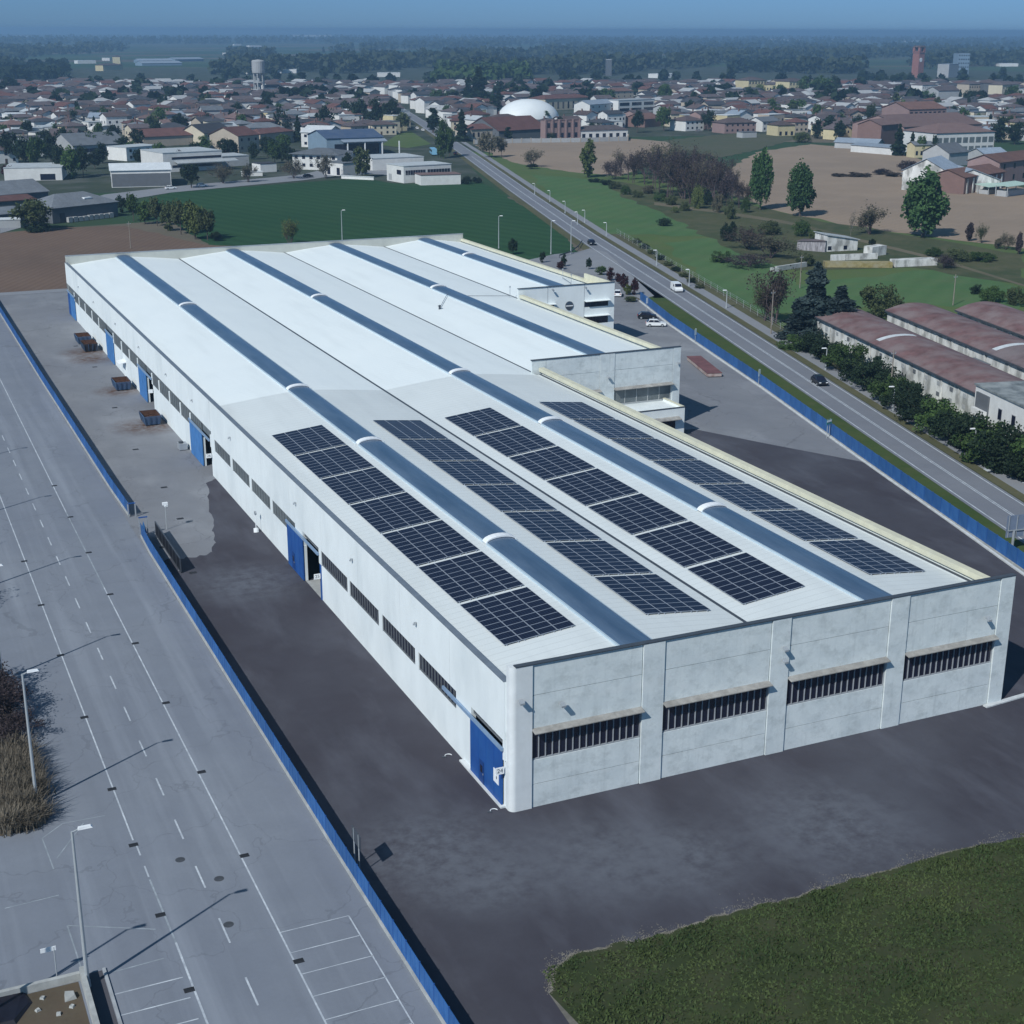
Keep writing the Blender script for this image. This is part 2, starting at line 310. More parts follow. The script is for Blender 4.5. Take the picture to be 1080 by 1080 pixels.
strip('verge',RC[:5]+[(140,226)],-9.5,-3.9,-.02,verge_m)
strip('road',RC,-3.9,3.9,-.002,road_m)
strip('grass_strip',RC[:8],3.95,5.6,.05,dry_verge)
strip('cycle_path',RC[:9],5.6,8.3,.02,path_m)
strip('hedge_verge',RC[:6],8.3,11.5,-.01,dry_verge)
strip('field_edge',RC[4:9],-6.5,-3.9,-.02,dry_verge)
mk=MB()
for d in (-3.35,3.35): strip('',RC,d-.09,d+.09,.004,None,mk)
for d in (-.16,.16): strip('',RC[:8],d-.07,d+.07,.004,None,mk)
mk.build('road_markings',white_paint)['kind']='structure'
mk=MB()
for k in range(5):   # worn crossing bars on the path
    c=G(1040+k*12,494+k*5); mk.bar(c,(c[0]+2.2,c[1]-1.2),.35,.004,.021)
c=G(1036,497); mk.bar(c,(c[0]+1.5,c[1]+.4),1.1,.004,.021)
mk.build('path_markings',white_paint)['kind']='structure'
ground('driveway',GG([(601,268),(622,262),(640,266),(668,292),(690,312),(676,316),(655,304),(640,290),(604,288),(590,274)]),.0,path_m)
# --- street markings (left)
mk=MB()
def ln(a,b,w=.13,z=-.004,q=None): (q or mk).bar(a,b,w,.002,z)
ln((-21.05,-40),(-21.05,63),.12); ln((-21.0,92),(-20.4,260),.12); ln((-28.0,8),(-28.0,260),.12)
ln((-27.8,-6.5),(-27.8,-40),.14); ln((-27.9,5.6),(-27.9,7.1),.12); ln((-27.9,2.4),(-27.9,4.),.12)
y=-37.3
while y<255:
    ln((-24.45,y),(-24.45,y+3.15),.13); y+=7.32
for k in range(14): ln((-21,-8.25-2.55*k),(-16.1,-8.25-2.55*k),.075)
ln((-16.1,-8.25),(-16.1,-42),.1)
for k in range(4): ln((-32.6,-10.5-2.3*k),(-28.2,-10.5-2.3*k),.1)
mk.build('street_markings',white_paint)['kind']='structure'
mk=MB()
for a,b in [((44.5,884),(66.2,868.4)),((66.2,868.4),(110.7,860)),((44.5,884),(56.6,916.6)),((71,976),(86,1022)),((71,976),(164,980)),((120,1025),(173,1010.5)),((5,958),(62,944)),((88,868),(60,905))]: ln(G(*a),G(*b),.1,-.004)
ln((-27.9,2),(-27.8,-6.5),.13); ln((-21.05,63),(-21.,92),.13)
mk.build('worn_markings',faint_paint)['kind']='structure'
# planted bed, dirt lot, footpath in the lower left corner
ground('planted_bed',[(-34.2,12.9),(-33.6,46),(-33.8,56),(-70,56),(-70,11)],-.002,dirt_m)
ground('dirt_lot',[(-34.5,-8.2),(-34.5,-50),(-80,-50),(-80,-8.2)],.002,dirt_m)
ground('footpath',[(-32.9,-7.6),(-33.95,-7.6),(-33.95,-50),(-32.9,-50)],.004,asphalt('footpath_asphalt',(.085,.085,.10),(.12,.12,.13)))
kb=MB(); kb.box(-32.85,-32.65,-50,-7.5,-.01,.1); kb.build('kerb',M('kerb_stone',(.34,.36,.38),.9,.15))['kind']='structure'
# front lawn with a dry stony rim
LE=[(-6.9,-22),(-6.2,-20.3),(-4.6,-19.0),(-2.5,-18.7),(.5,-18.95),(3.5,-19.05),(7,-18.75),(10.8,-18.85),(14.7,-18.95),(19,-18.8),(24,-18.95),(30,-18.85),(36,-19.3),(60,-19.6)]
LJ=[]
for i in range(len(LE)-1):
    for t in (0,.2,.4,.6,.8):
        LJ.append((LE[i][0]*(1-t)+LE[i+1][0]*t+R.uniform(-.18,.18),LE[i][1]*(1-t)+LE[i+1][1]*t+R.uniform(-.22,.22)))
ground('gravel_rim',[(p[0]+R.uniform(-.15,.05),p[1]+max(0,R.gauss(.02,.12))) for p in LJ]+[(62,-60),(-1,-60),(-7.4,-30)],.0,gmat('gravel',(.20,.185,.16),(.13,.125,.11),(.30,.28,.25),(.2,1.2,4.)))
ground('lawn',LJ+[(62,-60),(-1.5,-60),(-6.2,-30)],.006,lawn_m)
def lawnmat():
    mt,nt,b=nodes('lawn_blades'); v=coord(nt,(1,1,1),True)
    c=mixc(nt,noise(nt,v,.16,6,.65,.38,.62),(.032,.056,.020),(.066,.090,.032)); c=mixc(nt,mth(nt,'MULTIPLY',noise(nt,v,.55,5,.7,.55,.75),.5),c,(.10,.095,.05))
    g=N(nt,'ShaderNodeNewGeometry'); c=mixc(nt,mth(nt,'MULTIPLY',g.outputs['Random Per Island'],.4),c,(.062,.082,.032))
    nt.links.new(c,b.inputs['Base Color']); b.inputs['Roughness'].default_value=.75; b.inputs['Specular IOR Level'].default_value=.1; return mt
gm=lawnmat()
q=MB()
def inlawn(x,y): 
    return y<-19.25+.25*math.sin(x*1.3)+.2*math.sin(x*3.1) and x>-6.6+max(0,(-26-y)*.18)
n=0
while n<42000:
    t=R.random(); x=R.uniform(-7,42); y=-19-21*R.random()**1.2
    if not inlawn(x,y): continue
    if math.sin(x*.9+1.7*math.sin(y*.7))*math.sin(y*1.1+math.sin(x*.6))>.55 and R.random()<.75: continue
    n+=1; a=R.uniform(0,6.28); h=R.uniform(.05,.22)*(1.9 if R.random()<.03 else 1)*(1.25 if math.sin(x*.5)*math.sin(y*.6+1)>.2 else .8); w=R.uniform(.05,.13); lx,ly=R.uniform(-.18,.18),R.uniform(-.18,.18)
    ca,sa=math.cos(a)*w,math.sin(a)*w
    q.v+=[(x-ca,y-sa,0),(x+ca,y+sa,0),(x+lx,y+ly,h)]; q.f.append((3*n-3,3*n-2,3*n-1)); q.mi.append(0)
st=MB(); n_=0
for i in range(2600):
    k=R.randrange(len(LJ)-1); t=R.random(); x=LJ[k][0]*(1-t)+LJ[k+1][0]*t+R.gauss(0,.12); y=LJ[k][1]*(1-t)+LJ[k+1][1]*t+abs(R.gauss(0,.30))*(1.2+math.sin(x*.8))-.12; s=R.uniform(.012,.042); a=R.uniform(0,3)
    c,d=math.cos(a)*s,math.sin(a)*s; st.hexa([(x+c,y+d,0),(x-d,y+c,0),(x-c,y-d,0),(x+d,y-c,0)],[(x+c*.6,y+d*.6,s),(x-d*.7,y+c*.7,s*.8),(x-c*.6,y-d*.6,s*1.1),(x+d*.7,y-c*.7,s*.7)])
tag(st.build('gravel_stones',M('gravel_stone',(.21,.195,.165),.95,.3,3.)),'loose pale gravel scattered along the edge of the lawn','gravel',kind='stuff')
o=q.build('lawn_grass',gm); tag(o,'dark green rough grass of the lawn in the lower right corner','grass',kind='stuff')
# ------------------------------------------------------------------ the warehouse
HP=12.42
def ridge_of(x):
    for a,r,b in ((0,12.1,24.3),(24.3,36.3,48.35),(48.35,60.4,72.4),(72.4,82.3,92.3)):
        if x<=b: return a,r,b
    return a,r,b
def rz(x):
    a,r,b=ridge_of(x); t=abs(x-r)/((r-a) if x<r else (b-r)); t=min(1,t)
    return 11.62-1.2*(t**1.25)
wh=T('warehouse','huge white and grey concrete warehouse with solar panels and blue skylight strips on its roof','warehouse',(0,0,0))
def P_(mb,name,mats,label=None,parent=None,smooth=False): return mb.build(name,mats,parent or wh,label=label,smooth=smooth)
def roofmat(name,c,c2,seam):
    mt,nt,b=nodes(name); v=coord(nt)
    k=mixc(nt,mth(nt,'MULTIPLY',noise(nt,v,.12,6,.6),.5),c,c2)
    st=coord(nt,(.25,.03,1)); k=mixc(nt,mth(nt,'MULTIPLY',noise(nt,st,1.5,5,.6,.5,.8),.35),k,tuple(x*.8 for x in c2))
    w=N(nt,'ShaderNodeTexWave'); w.bands_direction='Y'; w.inputs['Scale'].default_value=.30; w.inputs['Distortion'].default_value=.15; nt.links.new(v,w.inputs['Vector'])
    k=mixc(nt,mth(nt,'MULTIPLY',mth(nt,'GREATER_THAN',w.outputs['Fac'],.985),seam),k,tuple(x*.6 for x in c))
    nt.links.new(k,b.inputs['Base Color']); b.inputs['Roughness'].default_value=.75; b.inputs['Specular IOR Level'].default_value=.3
    MATS[name]=mt; return mt
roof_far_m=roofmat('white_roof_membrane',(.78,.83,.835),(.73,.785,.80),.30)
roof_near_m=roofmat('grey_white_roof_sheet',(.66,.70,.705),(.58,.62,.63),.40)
def roof(x0,x1,y0,y1,name,mat,label):
    q=MB(); xs=[]; x=x0
    while x<x1-.01: xs.append(x); x+=1.0
    xs+= [x1]; xs=sorted(set([round(i,3) for i in xs]+[i for i in (12.1,24.3,36.3,48.35,60.4,72.4,82.3) if x0<i<x1]))
    for i in range(len(xs)-1):
        a,b=xs[i],xs[i+1]; q.poly([(a,y0,rz(a)),(b,y0,rz(b)),(b,y1,rz(b)),(a,y1,rz(a))])
        q.poly([(a,y0,rz(a)-.3),(a,y1,rz(a)-.3),(b,y1,rz(b)-.3),(b,y0,rz(b)-.3)])
    P_(q,name,mat,label)
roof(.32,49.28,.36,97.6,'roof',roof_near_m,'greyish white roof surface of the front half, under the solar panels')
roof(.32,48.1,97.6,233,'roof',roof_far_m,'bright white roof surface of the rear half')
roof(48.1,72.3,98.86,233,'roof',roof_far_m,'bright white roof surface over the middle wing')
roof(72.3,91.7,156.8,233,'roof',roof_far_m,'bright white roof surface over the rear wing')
# dark valley gutters and edge gutters
def gut(x,y0,y1,w=.16):
    q=MB(); q.box(x-w,x+w,y0,y1,rz(x)-.02,rz(x)+.05); P_(q,'gutter',dark_metal)
gut(24.3,.4,233); gut(48.25,99,233,.13); gut(72.35,157,233)
for x in (48.72,): q=MB(); q.box(x-.14,x+.14,.4,97.6,rz(x),rz(x)+.08); P_(q,'gutter',dark_metal)
# skylights: arched blue strips in lengths, white arch between lengths
def skymat():
    mt,nt,b=nodes('blue_skylight_sheet'); v=coord(nt)
    c=mixc(nt,noise(nt,coord(nt,(.8,.1,1)),1.,4,.6),(.050,.088,.15),(.085,.130,.20))
    nt.links.new(c,b.inputs['Base Color']); b.inputs['Roughness'].default_value=.28; b.inputs['Specular IOR Level'].default_value=.55; return mt
sky_m=skymat(); rimm=M('skylight_rim',(.45,.55,.62),.5,.05)
def skylight(r,y0,y1):
    q=MB(); hw=1.45; n=10; P=[(r+hw*math.cos(math.pi*(1-i/n)),rz(r)+.05+.42*math.sin(math.pi*i/n)) for i in range(n+1)]
    for i in range(n): q.poly([(P[i][0],y0,P[i][1]),(P[i+1][0],y0,P[i+1][1]),(P[i+1][0],y1,P[i+1][1]),(P[i][0],y1,P[i][1])])
    for y,s in ((y0,1),(y1,-1)): q.poly([(p[0],y,p[1]) for p in (P[::-1] if s<0 else P)])
    sk_=P_(q,'skylight',sky_m,smooth=False)
    e=MB()
    for s in (-1,1): e.box(r+s*(hw+.06)-.1,r+s*(hw+.06)+.1,y0,y1,rz(r+1.5)-.02,rz(r+1.5)+.17)
    P_(e,'skylight_frame',rimm,parent=sk_)
def arch(r,y):
    q=MB(); n=10
    for i in range(n):
        a0,a1=math.pi*(1-i/n),math.pi*(1-(i+1)/n)
        for (h0,h1) in ((1.5,1.62),):
            p=[(r+h*math.cos(a),rz(r)+.06+(.45 if h<1.55 else .60)*math.sin(a)) for h in (1.5,1.62) for a in (a0,a1)]
            q.hexa([(p[0][0],y-.45,p[0][1]),(p[1][0],y-.45,p[1][1]),(p[1][0],y+.45,p[1][1]),(p[0][0],y+.45,p[0][1])],[(p[2][0],y-.45,p[2][1]),(p[3][0],y-.45,p[3][1]),(p[3][0],y+.45,p[3][1]),(p[2][0],y+.45,p[2][1])])
    P_(q,'skylight_divider',white_plastic)
for r,ys in ((12.1,(.5,29.5,68.2,98.5,168,232.8)),(36.3,(.5,29.5,68.2,98.5,167,232.8)),(60.4,(99.2,168,232.8)),(82.3,(157.2,205,232.8))):
    for i in range(len(ys)-1):
        skylight(r,ys[i]+(.45 if i else 0),ys[i+1]-(.45 if i<len(ys)-2 else 0))
        if i: arch(r,ys[i])
# front wall --------------------------------------------------------------
BAYS=[(1.9,11.62),(13.65,23.85),(25.75,36.05),(38.05,48.15)]
q=MB(); q.box(1.9,48.15,.18,.36,0,4.15); q.box(1.9,48.15,.18,.36,6.75,HP)
for a,b in BAYS:
    for z0,z1 in ((0,2.02),(2.07,4.17),(6.72,9.78),(9.83,HP)): q.box(a+.04,b-.04,.06,.18,z0,z1)
P_(q,'front_wall',concrete,'weathered grey concrete front facade')
ed=[.0]
def pil(x0,x1):
    q=MB(); q.box(x0,x1,-.06,.36,0,HP+.02); P_(q,'pillar',concrete)
for a,b in ((11.66,13.61),(23.89,25.71),(36.09,38.01),(48.19,49.75)): pil(a,b)
q=MB(); pts=[(.5+.5*math.cos(a),.44+.5*math.sin(a)) for a in [math.pi+i*math.pi/16 for i in range(9)]]+[(1.86,-.06),(1.86,.8),(0,.8)]
q.prism(pts,0,HP+.04); P_(q,'corner_pillar',M('smooth_concrete',(.70,.73,.74),.85,.05,.8,(.5,.53,.55),.4,.3),'rounded pale corner column')
q=MB(); q.box(0.4,49.8,-.1,.42,HP+.045,HP+.13); P_(q,'parapet_cap',dark_metal)
def window(p0,p1,z0,z1,nm,depth=(0,.1),axis='x',glass=None,frame=None,sill=True,parent=None):
    "band window: mullioned frame + glass, axis x faces -y, axis y faces -x"
    a,b=p0,p1; q=MB(); d0,d1=depth
    def bx(u0,u1,za,zb,e0,e1,mb):
        if axis=='x': mb.box(u0,u1,e0,e1,za,zb)
        else: mb.box(e0,e1,u0,u1,za,zb)
    bx(a,b,z0,z0+.09,d0,d1,q); bx(a,b,z1-.07,z1,d0,d1,q)
    for i in range(nm+1):
        u=a+(b-a)*i/nm; bx(max(a,u-.03),min(b,u+.03),z0+.09,z1-.07,d0,d1,q)
    w=P_(q,'window',frame or grey_metal,parent=parent)
    g=MB(); bx(a+.02,b-.02,z0+.05,z1-.05,d1-.03,d1+.015,g); P_(g,'pane',glass or glass_dark,parent=w); return w
awn_m=M('awning_concrete',(.34,.33,.31),.95,.2,1.5,(.18,.17,.16),.6,.6)
for a,b in BAYS:
    window(a+.02,b-.02,4.19,6.70,16,(.12,.26),frame=M('window_mullion',(.30,.32,.35),.6,.1))
    q=MB(); q.hexa([(a-.05,-.62,6.74),(b+.0,-.62,6.74),(b,.055,6.88),(a-.05,.055,6.88)],[(a-.05,-.62,6.81),(b,-.62,6.81),(b,.055,6.98),(a-.05,.055,6.98)])
    P_(q,'awning',awn_m)
def wlamp(x,y,z,s=1,ax='x'):
    q=MB(); q.box(x-.05,x+.05,y-.35*s,y,z,z+.08) if ax=='x' else q.box(x-.35*s,x,y-.05,y+.05,z,z+.08)
    if ax=='x': q.hexa([(x-.2,y-.65,z-.18),(x+.2,y-.65,z-.18),(x+.2,y-.25,z-.02),(x-.2,y-.25,z-.02)],[(x-.2,y-.65,z-.02),(x+.2,y-.65,z-.02),(x+.2,y-.25,z+.16),(x-.2,y-.25,z+.16)])
    else: q.box(x-.65,x-.3,y-.2,y+.2,z-.1,z+.12)
    P_(q,'wall_lamp',grey_metal)
for x,z in ((.75,9.7),(4.3,8.8),(25.0,9.85),(25.05,8.75),(46.8,8.9)): wlamp(x,-.02,z)
# left wall -----------------------------------------------------------------
DOORS=[(1.25,7.55,5.25),(50.1,56.0,5.3),(100.6,105.6,5.2),(141.2,146.2,5.2),(177.5,184.6,5.3),(224,235.6,5.2)]
q=MB(); y=.8
ZB=lambda y:4.2 if y<99 else 4.15
cuts=[]
for a,b,h in DOORS: q.box(0,.3,y,a,0,4.18); y=b
q.box(0,.3,y,233.2,0,4.18) if y<233.2 else None
P_(q,'side_wall',white_wall,'white painted lower wall of the long side')
q=MB()
jo=[.8,12.2,24.4,36.6,48.8,61,73.2,85.4,97.8,99.5,112,124.3,136.6,148.9,161.2,173.5,185.8,198.1,210.4,222.7,233.2]
for i in range(len(jo)-1):
    z0=5.95 if jo[i]<98 else 6.65
    q.box(-.16 if jo[i]<98 else -.22,.3,jo[i]+.03,jo[i+1]-.03,z0,11.0)
q.box(-.05,.25,.8,233.2,6.66,10.98)
P_(q,'fascia',white_wall,'white upper band of the long side')
q=MB(); q.box(-.2,.36,.85,233.2,11.0,11.07); P_(q,'edge_trim',M('slate_trim',(.16,.19,.23),.5,.1))
q=MB(); q.box(-.02,.0,.8,233,0,.0) if 0 else None
# piers between the windows and windows
def pier(y0,y1,z0,z1):
    q=MB(); q.box(-.12,.3,y0,y1,z0,z1); P_(q,'window_pier',white_wall)
winA=[(10.9,19.8,12),(20.7,29.6,12),(30.6,39.5,12),(40.2,49.2,12),(59.0,68.6,8),(69.6,78.3,7),(79.3,88.0,6),(89.1,97.9,6)]
mf=M('side_mullion',(.15,.165,.18),.6,.1)
for a,b,n in winA: window(a,b,4.19,5.94,n,(-.04,.08),'y',glass_dark if a<45 else glass_grey,mf)
for a,b in ((19.8,20.7),(29.6,30.6),(39.5,40.2),(49.2,50.05),(68.6,69.6),(78.3,79.3),(88,89.1),(97.9,100.5)): pier(a,b,4.181,5.94)
for a,b in ((.8,1.2),(7.6,10.9),(56.05,59.0)): pier(a,b,4.181,5.94)
for a,b in ((1.3,7.5),(50.2,55.9)): window(a,b,5.36,5.94,8,(.06,.2),'y',glass_dark,mf)
winB=[105.7,113,119.7,127.5,135.4,141.1,153.4,161,168.6,176.9,184.8,193,201,209.5,217.5,224]
for i in range(len(winB)-1):
    a,b=winB[i],winB[i+1]
    if any(a>=d[0]-1 and b<=d[1]+1 for d in DOORS): continue
    if a==141.1: a=146.3
    window(a+.35,b-.3,4.19,6.6,5,(-.04,.08),'y',glass_grey,mf); pier(b-.29,b+.34,4.181,6.0)
for a,b,h in DOORS[2:]:
    q=MB(); q.box(.05,.3,a,b,h+.1,6.6); P_(q,'door_head_panel',glass_grey)
# sliding blue doors
def leaf(y0,y1,h,mat,wick=True,lab=None):
    q=MB(); q.box(-.20,-.10,y0,y1,.03,h-.1); n=4
    for i in range(n+1): u=y0+(y1-y0)*i/n; q.box(-.225,-.20,max(y0,u-.06),min(y1,u+.06),.03,h-.1)
    q.box(-.225,-.2,y0,y1,.03,.16); q.box(-.225,-.2,y0,y1,h-.25,h-.1)
    d=P_(q,'sliding_door',mat,lab)
    if wick:
        w=MB(); c=y0+(y1-y0)*.55; w.box(-.25,-.226,c,c+.95,.15,2.15); w=P_(w,'wicket_door',M('wicket_blue',(.012,.05,.19),.5,.1),parent=d)
        w2=MB(); w2.box(-.262,-.251,c+.25,c+.7,1.1,1.75); P_(w2,'wicket_pane',glass_dark,parent=w)
        w3=MB(); w3.box(-.30,-.251,c+.07,c+.13,1.0,1.15); P_(w3,'handle',grey_metal,parent=w)
def rail(y0,y1,z):
    q=MB(); q.box(-.34,-.165,y0,y1,z,z+.3); P_(q,'door_rail',M('rail_blue_grey',(.22,.32,.46),.45,.1))
leaf(1.2,7.6,5.2,blue_paint,True,'closed blue sliding door nearest the front corner'); rail(1.0,13.6,5.0)
leaf(56.0,62.2,5.3,blue_paint,True,'blue sliding door slid open beside its dark doorway'); rail(49.9,62.4,5.1)
leaf(105.5,113.2,5.1,blue_pale,False); rail(100.5,113.4,4.95)
leaf(146.1,152.6,5.1,blue_pale,False); rail(141,152.8,4.95)
leaf(177.3,184.8,5.2,blue_pale,False); rail(176.8,185,5.05)
leaf(223.8,230,5.0,blue_pale,False); leaf(230.3,233,4.7,blue_paint,False); rail(223.5,233.1,4.95)
q=MB(); q.box(-.08,-.005,49.6,50.0,0,5.1); P_(q,'door_jamb',blue_paint)
q=MB(); q.box(-.42,-.005,.9,9.6,0,.14); P_(q,'base_kerb',M('white_kerb',(.6,.62,.63),.9,.1))
q=MB(); q.box(.0,6,50.2,55.9,-.004,.012); P_(q,'doorway_floor',M('doorway_concrete',(.36,.37,.37),.9,.1))
q=MB(); q.hexa([(-1.3,165.6,2.55),(-1.3,168.6,2.55),(-.005,168.6,2.75),(-.005,165.6,2.75)],[(-1.3,165.6,2.65),(-1.3,168.6,2.65),(-.005,168.6,2.87),(-.005,165.6,2.87)]); P_(q,'door_canopy',white_plastic)
q=MB(); q.box(-.06,-.005,166,168.3,0,2.3); P_(q,'side_door',white_wall)
for y in (20,38,58,88,110,128,150,172,196,215):
    q=MB(); q.box(-.42,-.2,y-.08,y+.08,8.6,8.75); q.box(-.5,-.3,y-.12,y+.12,8.5,8.6); P_(q,'wall_lamp',grey_metal)
# number plates on the door jambs
def text(s,size):
    c=bpy.data.curves.new('text','FONT'); c.body=s; c.size=size; c.align_x='CENTER'; c.align_y='CENTER'; c.extrude=.006
    o=bpy.data.objects.new('text',c); COL.objects.link(o); dg=bpy.context.evaluated_depsgraph_get(); dg.update()
    me=bpy.data.meshes.new_from_object(o.evaluated_get(dg)); bpy.data.objects.remove(o); bpy.data.curves.remove(c); return me
def plate(s,y,z,x=-.9):
    q=MB(); q.box(x,-.1,y+.0,y+.05,z,z+.05); q.box(x,-.08,y,y+.04,z+.0,z+.75) if 0 else None
    q.box(-.86,-.14,y-.06,y,z,z+.6); p=P_(q,'number_plate',white_plastic)
    if s:
        me=text(s,.52); me.materials.append(dark_metal); o=O('number',me,p); o.rotation_euler=(math.pi/2,0,0); o.location=(-.50,y-.062,z+.3)
plate('24',.9,3.1); plate('25',49.7,2.5); plate('26',100.2,2.7); plate('',141,2.8); plate('',235,4.4) if 0 else None
q=MB(); q.box(-.245,-.205,1.75,2.75,1.6,2.75); nb=P_(q,'notice_board',white_plastic)
q=MB(); q.box(-.252,-.246,2.05,2.2,2.0,2.25); P_(q,'notice_mark',dark_metal,parent=nb)
# right-hand walls, wings and parapets ---------------------------------------
def wall(name,x0,x1,y0,y1,z0,z1,mat,lab=None): q=MB(); q.box(x0,x1,y0,y1,z0,z1); return P_(q,name,mat,lab)
wall('side_wall',49.25,49.6,.36,98.3,0,11.15,concrete); 
q=MB(); q.box(48.9,49.7,.43,98.4,11.15,11.3); q.box(48.9,49.24,.43,98.4,10.75,11.149); P_(q,'parapet_coping',cream,'cream coping along the right edge of the front roof')
# middle wing front
q=MB(); q.box(47.8,73.2,98.6,98.85,0,4.25); q.box(47.8,73.2,98.6,98.85,6.8,HP); q.box(47.8,50,98.6,98.85,4.25,6.8); q.box(71.75,73.2,98.6,98.85,4.25,6.8)
q.box(59.2,61.6,98.6,98.85,4.25,6.8)
for a,b in ((47.85,50.1),(50.16,59.1),(61.7,71.9)):
    q.box(a,b,98.5,98.6,6.82,9.75); q.box(a,b,98.5,98.6,9.8,HP)
q.box(71.95,73.2,98.45,98.6,0,HP); q.box(59.15,61.65,98.42,98.6,0,HP)
P_(q,'wing_front_wall',concrete,'grey concrete front of the middle wing')
q=MB(); q.box(47.7,73.25,98.4,98.9,HP+.002,HP+.1); P_(q,'parapet_cap',dark_metal)
for a,b,n in ((61.67,71.7,5),(50.05,59.1,5)):
    window(a,b,4.3,6.75,n,(98.62,98.72),'x',glass_grey,M('pale_mullion',(.5,.52,.53),.6,.05))
    q=MB(); q.hexa([(a-.1,97.75,6.72),(b+.15,97.75,6.72),(b+.15,98.49,6.9),(a-.1,98.49,6.9)],[(a-.1,97.75,6.82),(b+.15,97.75,6.82),(b+.15,98.49,7.04),(a-.1,98.49,7.04)]); P_(q,'awning',awn_m)
wlamp(60.4,98.4,8.9); wlamp(72.6,98.4,10)
wall('side_wall',72.55,72.9,98.86,156.4,0,11.15,concrete)
q=MB(); q.box(72.2,73.0,98.95,156.3,11.15,11.3); q.box(72.2,72.54,98.95,156.3,10.75,11.149); P_(q,'parapet_coping',cream,'cream coping along the right edge of the middle roof')
# flat annex in the corner between front block and middle wing
q=MB(); q.box(49.62,70.6,92.3,92.6,0,4.5); q.box(70.3,70.6,92.6,98.4,0,4.5); q.box(49.62,70.3,92.6,98.4,4.1,4.2); P_(q,'annex',white_wall,'low white flat-roofed annex in the corner')
q=MB(); q.box(70.25,70.7,92.6,98.4,4.5,4.62); P_(q,'annex_coping',cream)
q=MB(); q.box(49.62,70.65,92.25,92.6,4.501,4.6); P_(q,'annex_cap',dark_metal)
q=MB(); q.hexa([(64.5,91.3,2.9),(69.6,91.3,2.9),(69.6,92.3,3.1),(64.5,92.3,3.1)],[(64.5,91.3,3.0),(69.6,91.3,3.0),(69.6,92.3,3.25),(64.5,92.3,3.25)]); P_(q,'annex_canopy',awn_m)
q=MB(); q.box(65,69,92.26,92.3,0,2.8); P_(q,'annex_door',glass_dark)
# rear office wing
q=MB(); q.box(72,92.6,156.5,156.75,0,4.6); q.box(72,92.6,156.5,156.75,6.2,7.9); q.box(72,92.6,156.5,156.75,9.1,HP)
for z0,z1 in ((4.6,6.2),(7.9,9.1)): q.box(72,73,156.5,156.75,z0,z1); q.box(79.6,86.1,156.5,156.75,z0,z1); q.box(91.3,92.6,156.5,156.75,z0,z1)
q.box(91.1,91.3,156.46,156.5,0,0.01) if 0 else None
P_(q,'office_front_wall',white_wall,'white painted front of the rear office wing')
for a,b in ((86.1,91.3),(73,79.6)):
    for z0,z1 in ((4.6,6.2),(7.9,9.1)):
        window(a+.02,b-.02,z0+.02,z1-.02,4,(156.6,156.68),'x',glass_dark,dark_metal)
        q=MB(); q.hexa([(a-.1,155.6,z1-.02),(b+.1,155.6,z1-.02),(b+.1,156.49,z1+.05),(a-.1,156.49,z1+.05)],[(a-.1,155.6,z1+.06),(b+.1,155.6,z1+.06),(b+.1,156.49,z1+.16),(a-.1,156.49,z1+.16)]); P_(q,'awning',white_wall)
for x in (78.2,86.0): q=MB(); q.box(x-.02,x+.02,156.47,156.5,0,HP); P_(q,'wall_joint',mf)
q=MB(); q.box(71.9,92.7,156.35,156.85,HP+.002,HP+.08); P_(q,'parapet_cap',dark_metal)
# round sign
sg=MB(); sg.tube((82.8,156.49,8.5),(82.8,156.38,8.5),.85,n=28); sg=P_(sg,'round_sign',dark_metal)
q=MB(); q.box(82.02,83.58,156.36,156.379,8.38,8.58); P_(q,'sign_band',white_plastic,parent=sg)
q=MB(); q.poly([(82.8+.8*math.cos(a),156.374,8.5+.8*math.sin(a)) for a in [math.radians(d) for d in range(22,160,8)]]); P_(q,'sign_upper_field',M('sign_grey_blue',(.06,.09,.13),.5),parent=sg)
wall('side_wall',92,92.35,156.86,232.9,0,11.15,white_wall); wall('tall_parapet',92.02,92.33,156.86,168.5,11.151,12.4,cream)
q=MB(); q.box(91.7,92.45,168.6,232.9,11.15,11.3); q.box(91.7,91.99,157,232.9,10.75,11.149); P_(q,'parapet_coping',cream,'cream coping along the right edge of the rear roof')
wall('back_wall',0,92.35,233.01,233.4,0,HP,M('beige_concrete',(.50,.51,.47),.9,.08,.8,(.40,.41,.38),.4,.2))
q=MB(); q.box(-.02,92.4,232.95,233.45,HP+.002,HP+.09); P_(q,'parapet_cap',grey_metal)
wlamp(79,156.3,11.9); wlamp(86,156.3,11.9)
# small roof fittings
q=MB(); q.tube((53.5,150,rz(53.5)),(53.5,150,rz(53.5)+.55),.2,n=10); q.lathe([(.32,rz(53.5)+.55),(.32,rz(53.5)+.62),(.05,rz(53.5)+.8)],10,0,(53.5,150)); P_(q,'roof_vent',dark_metal)
q=MB(); q.tube((53.5,150,rz(53.5)+.25),(59.0,160,rz(59)+.3),.06,n=6); P_(q,'roof_pipe',grey_metal)
for x,y in ((71.2,158.5),(86.5,163.2),(89,172)): q=MB(); q.tube((x,y,rz(x)),(x,y,rz(x)+2.2),.05,n=6); q.box(x-.15,x+.15,y-.05,y+.05,rz(x)+1.9,rz(x)+2.1); P_(q,'roof_post',grey_metal)
q=MB(); 
for a,b in (((71.2,158.5),(60,157)),((86.5,163.2),(89,172))): q.tube((*a,rz(a[0])+.3),(*b,rz(b[0])+.3),.04,n=6)
P_(q,'roof_cable',dark_metal)
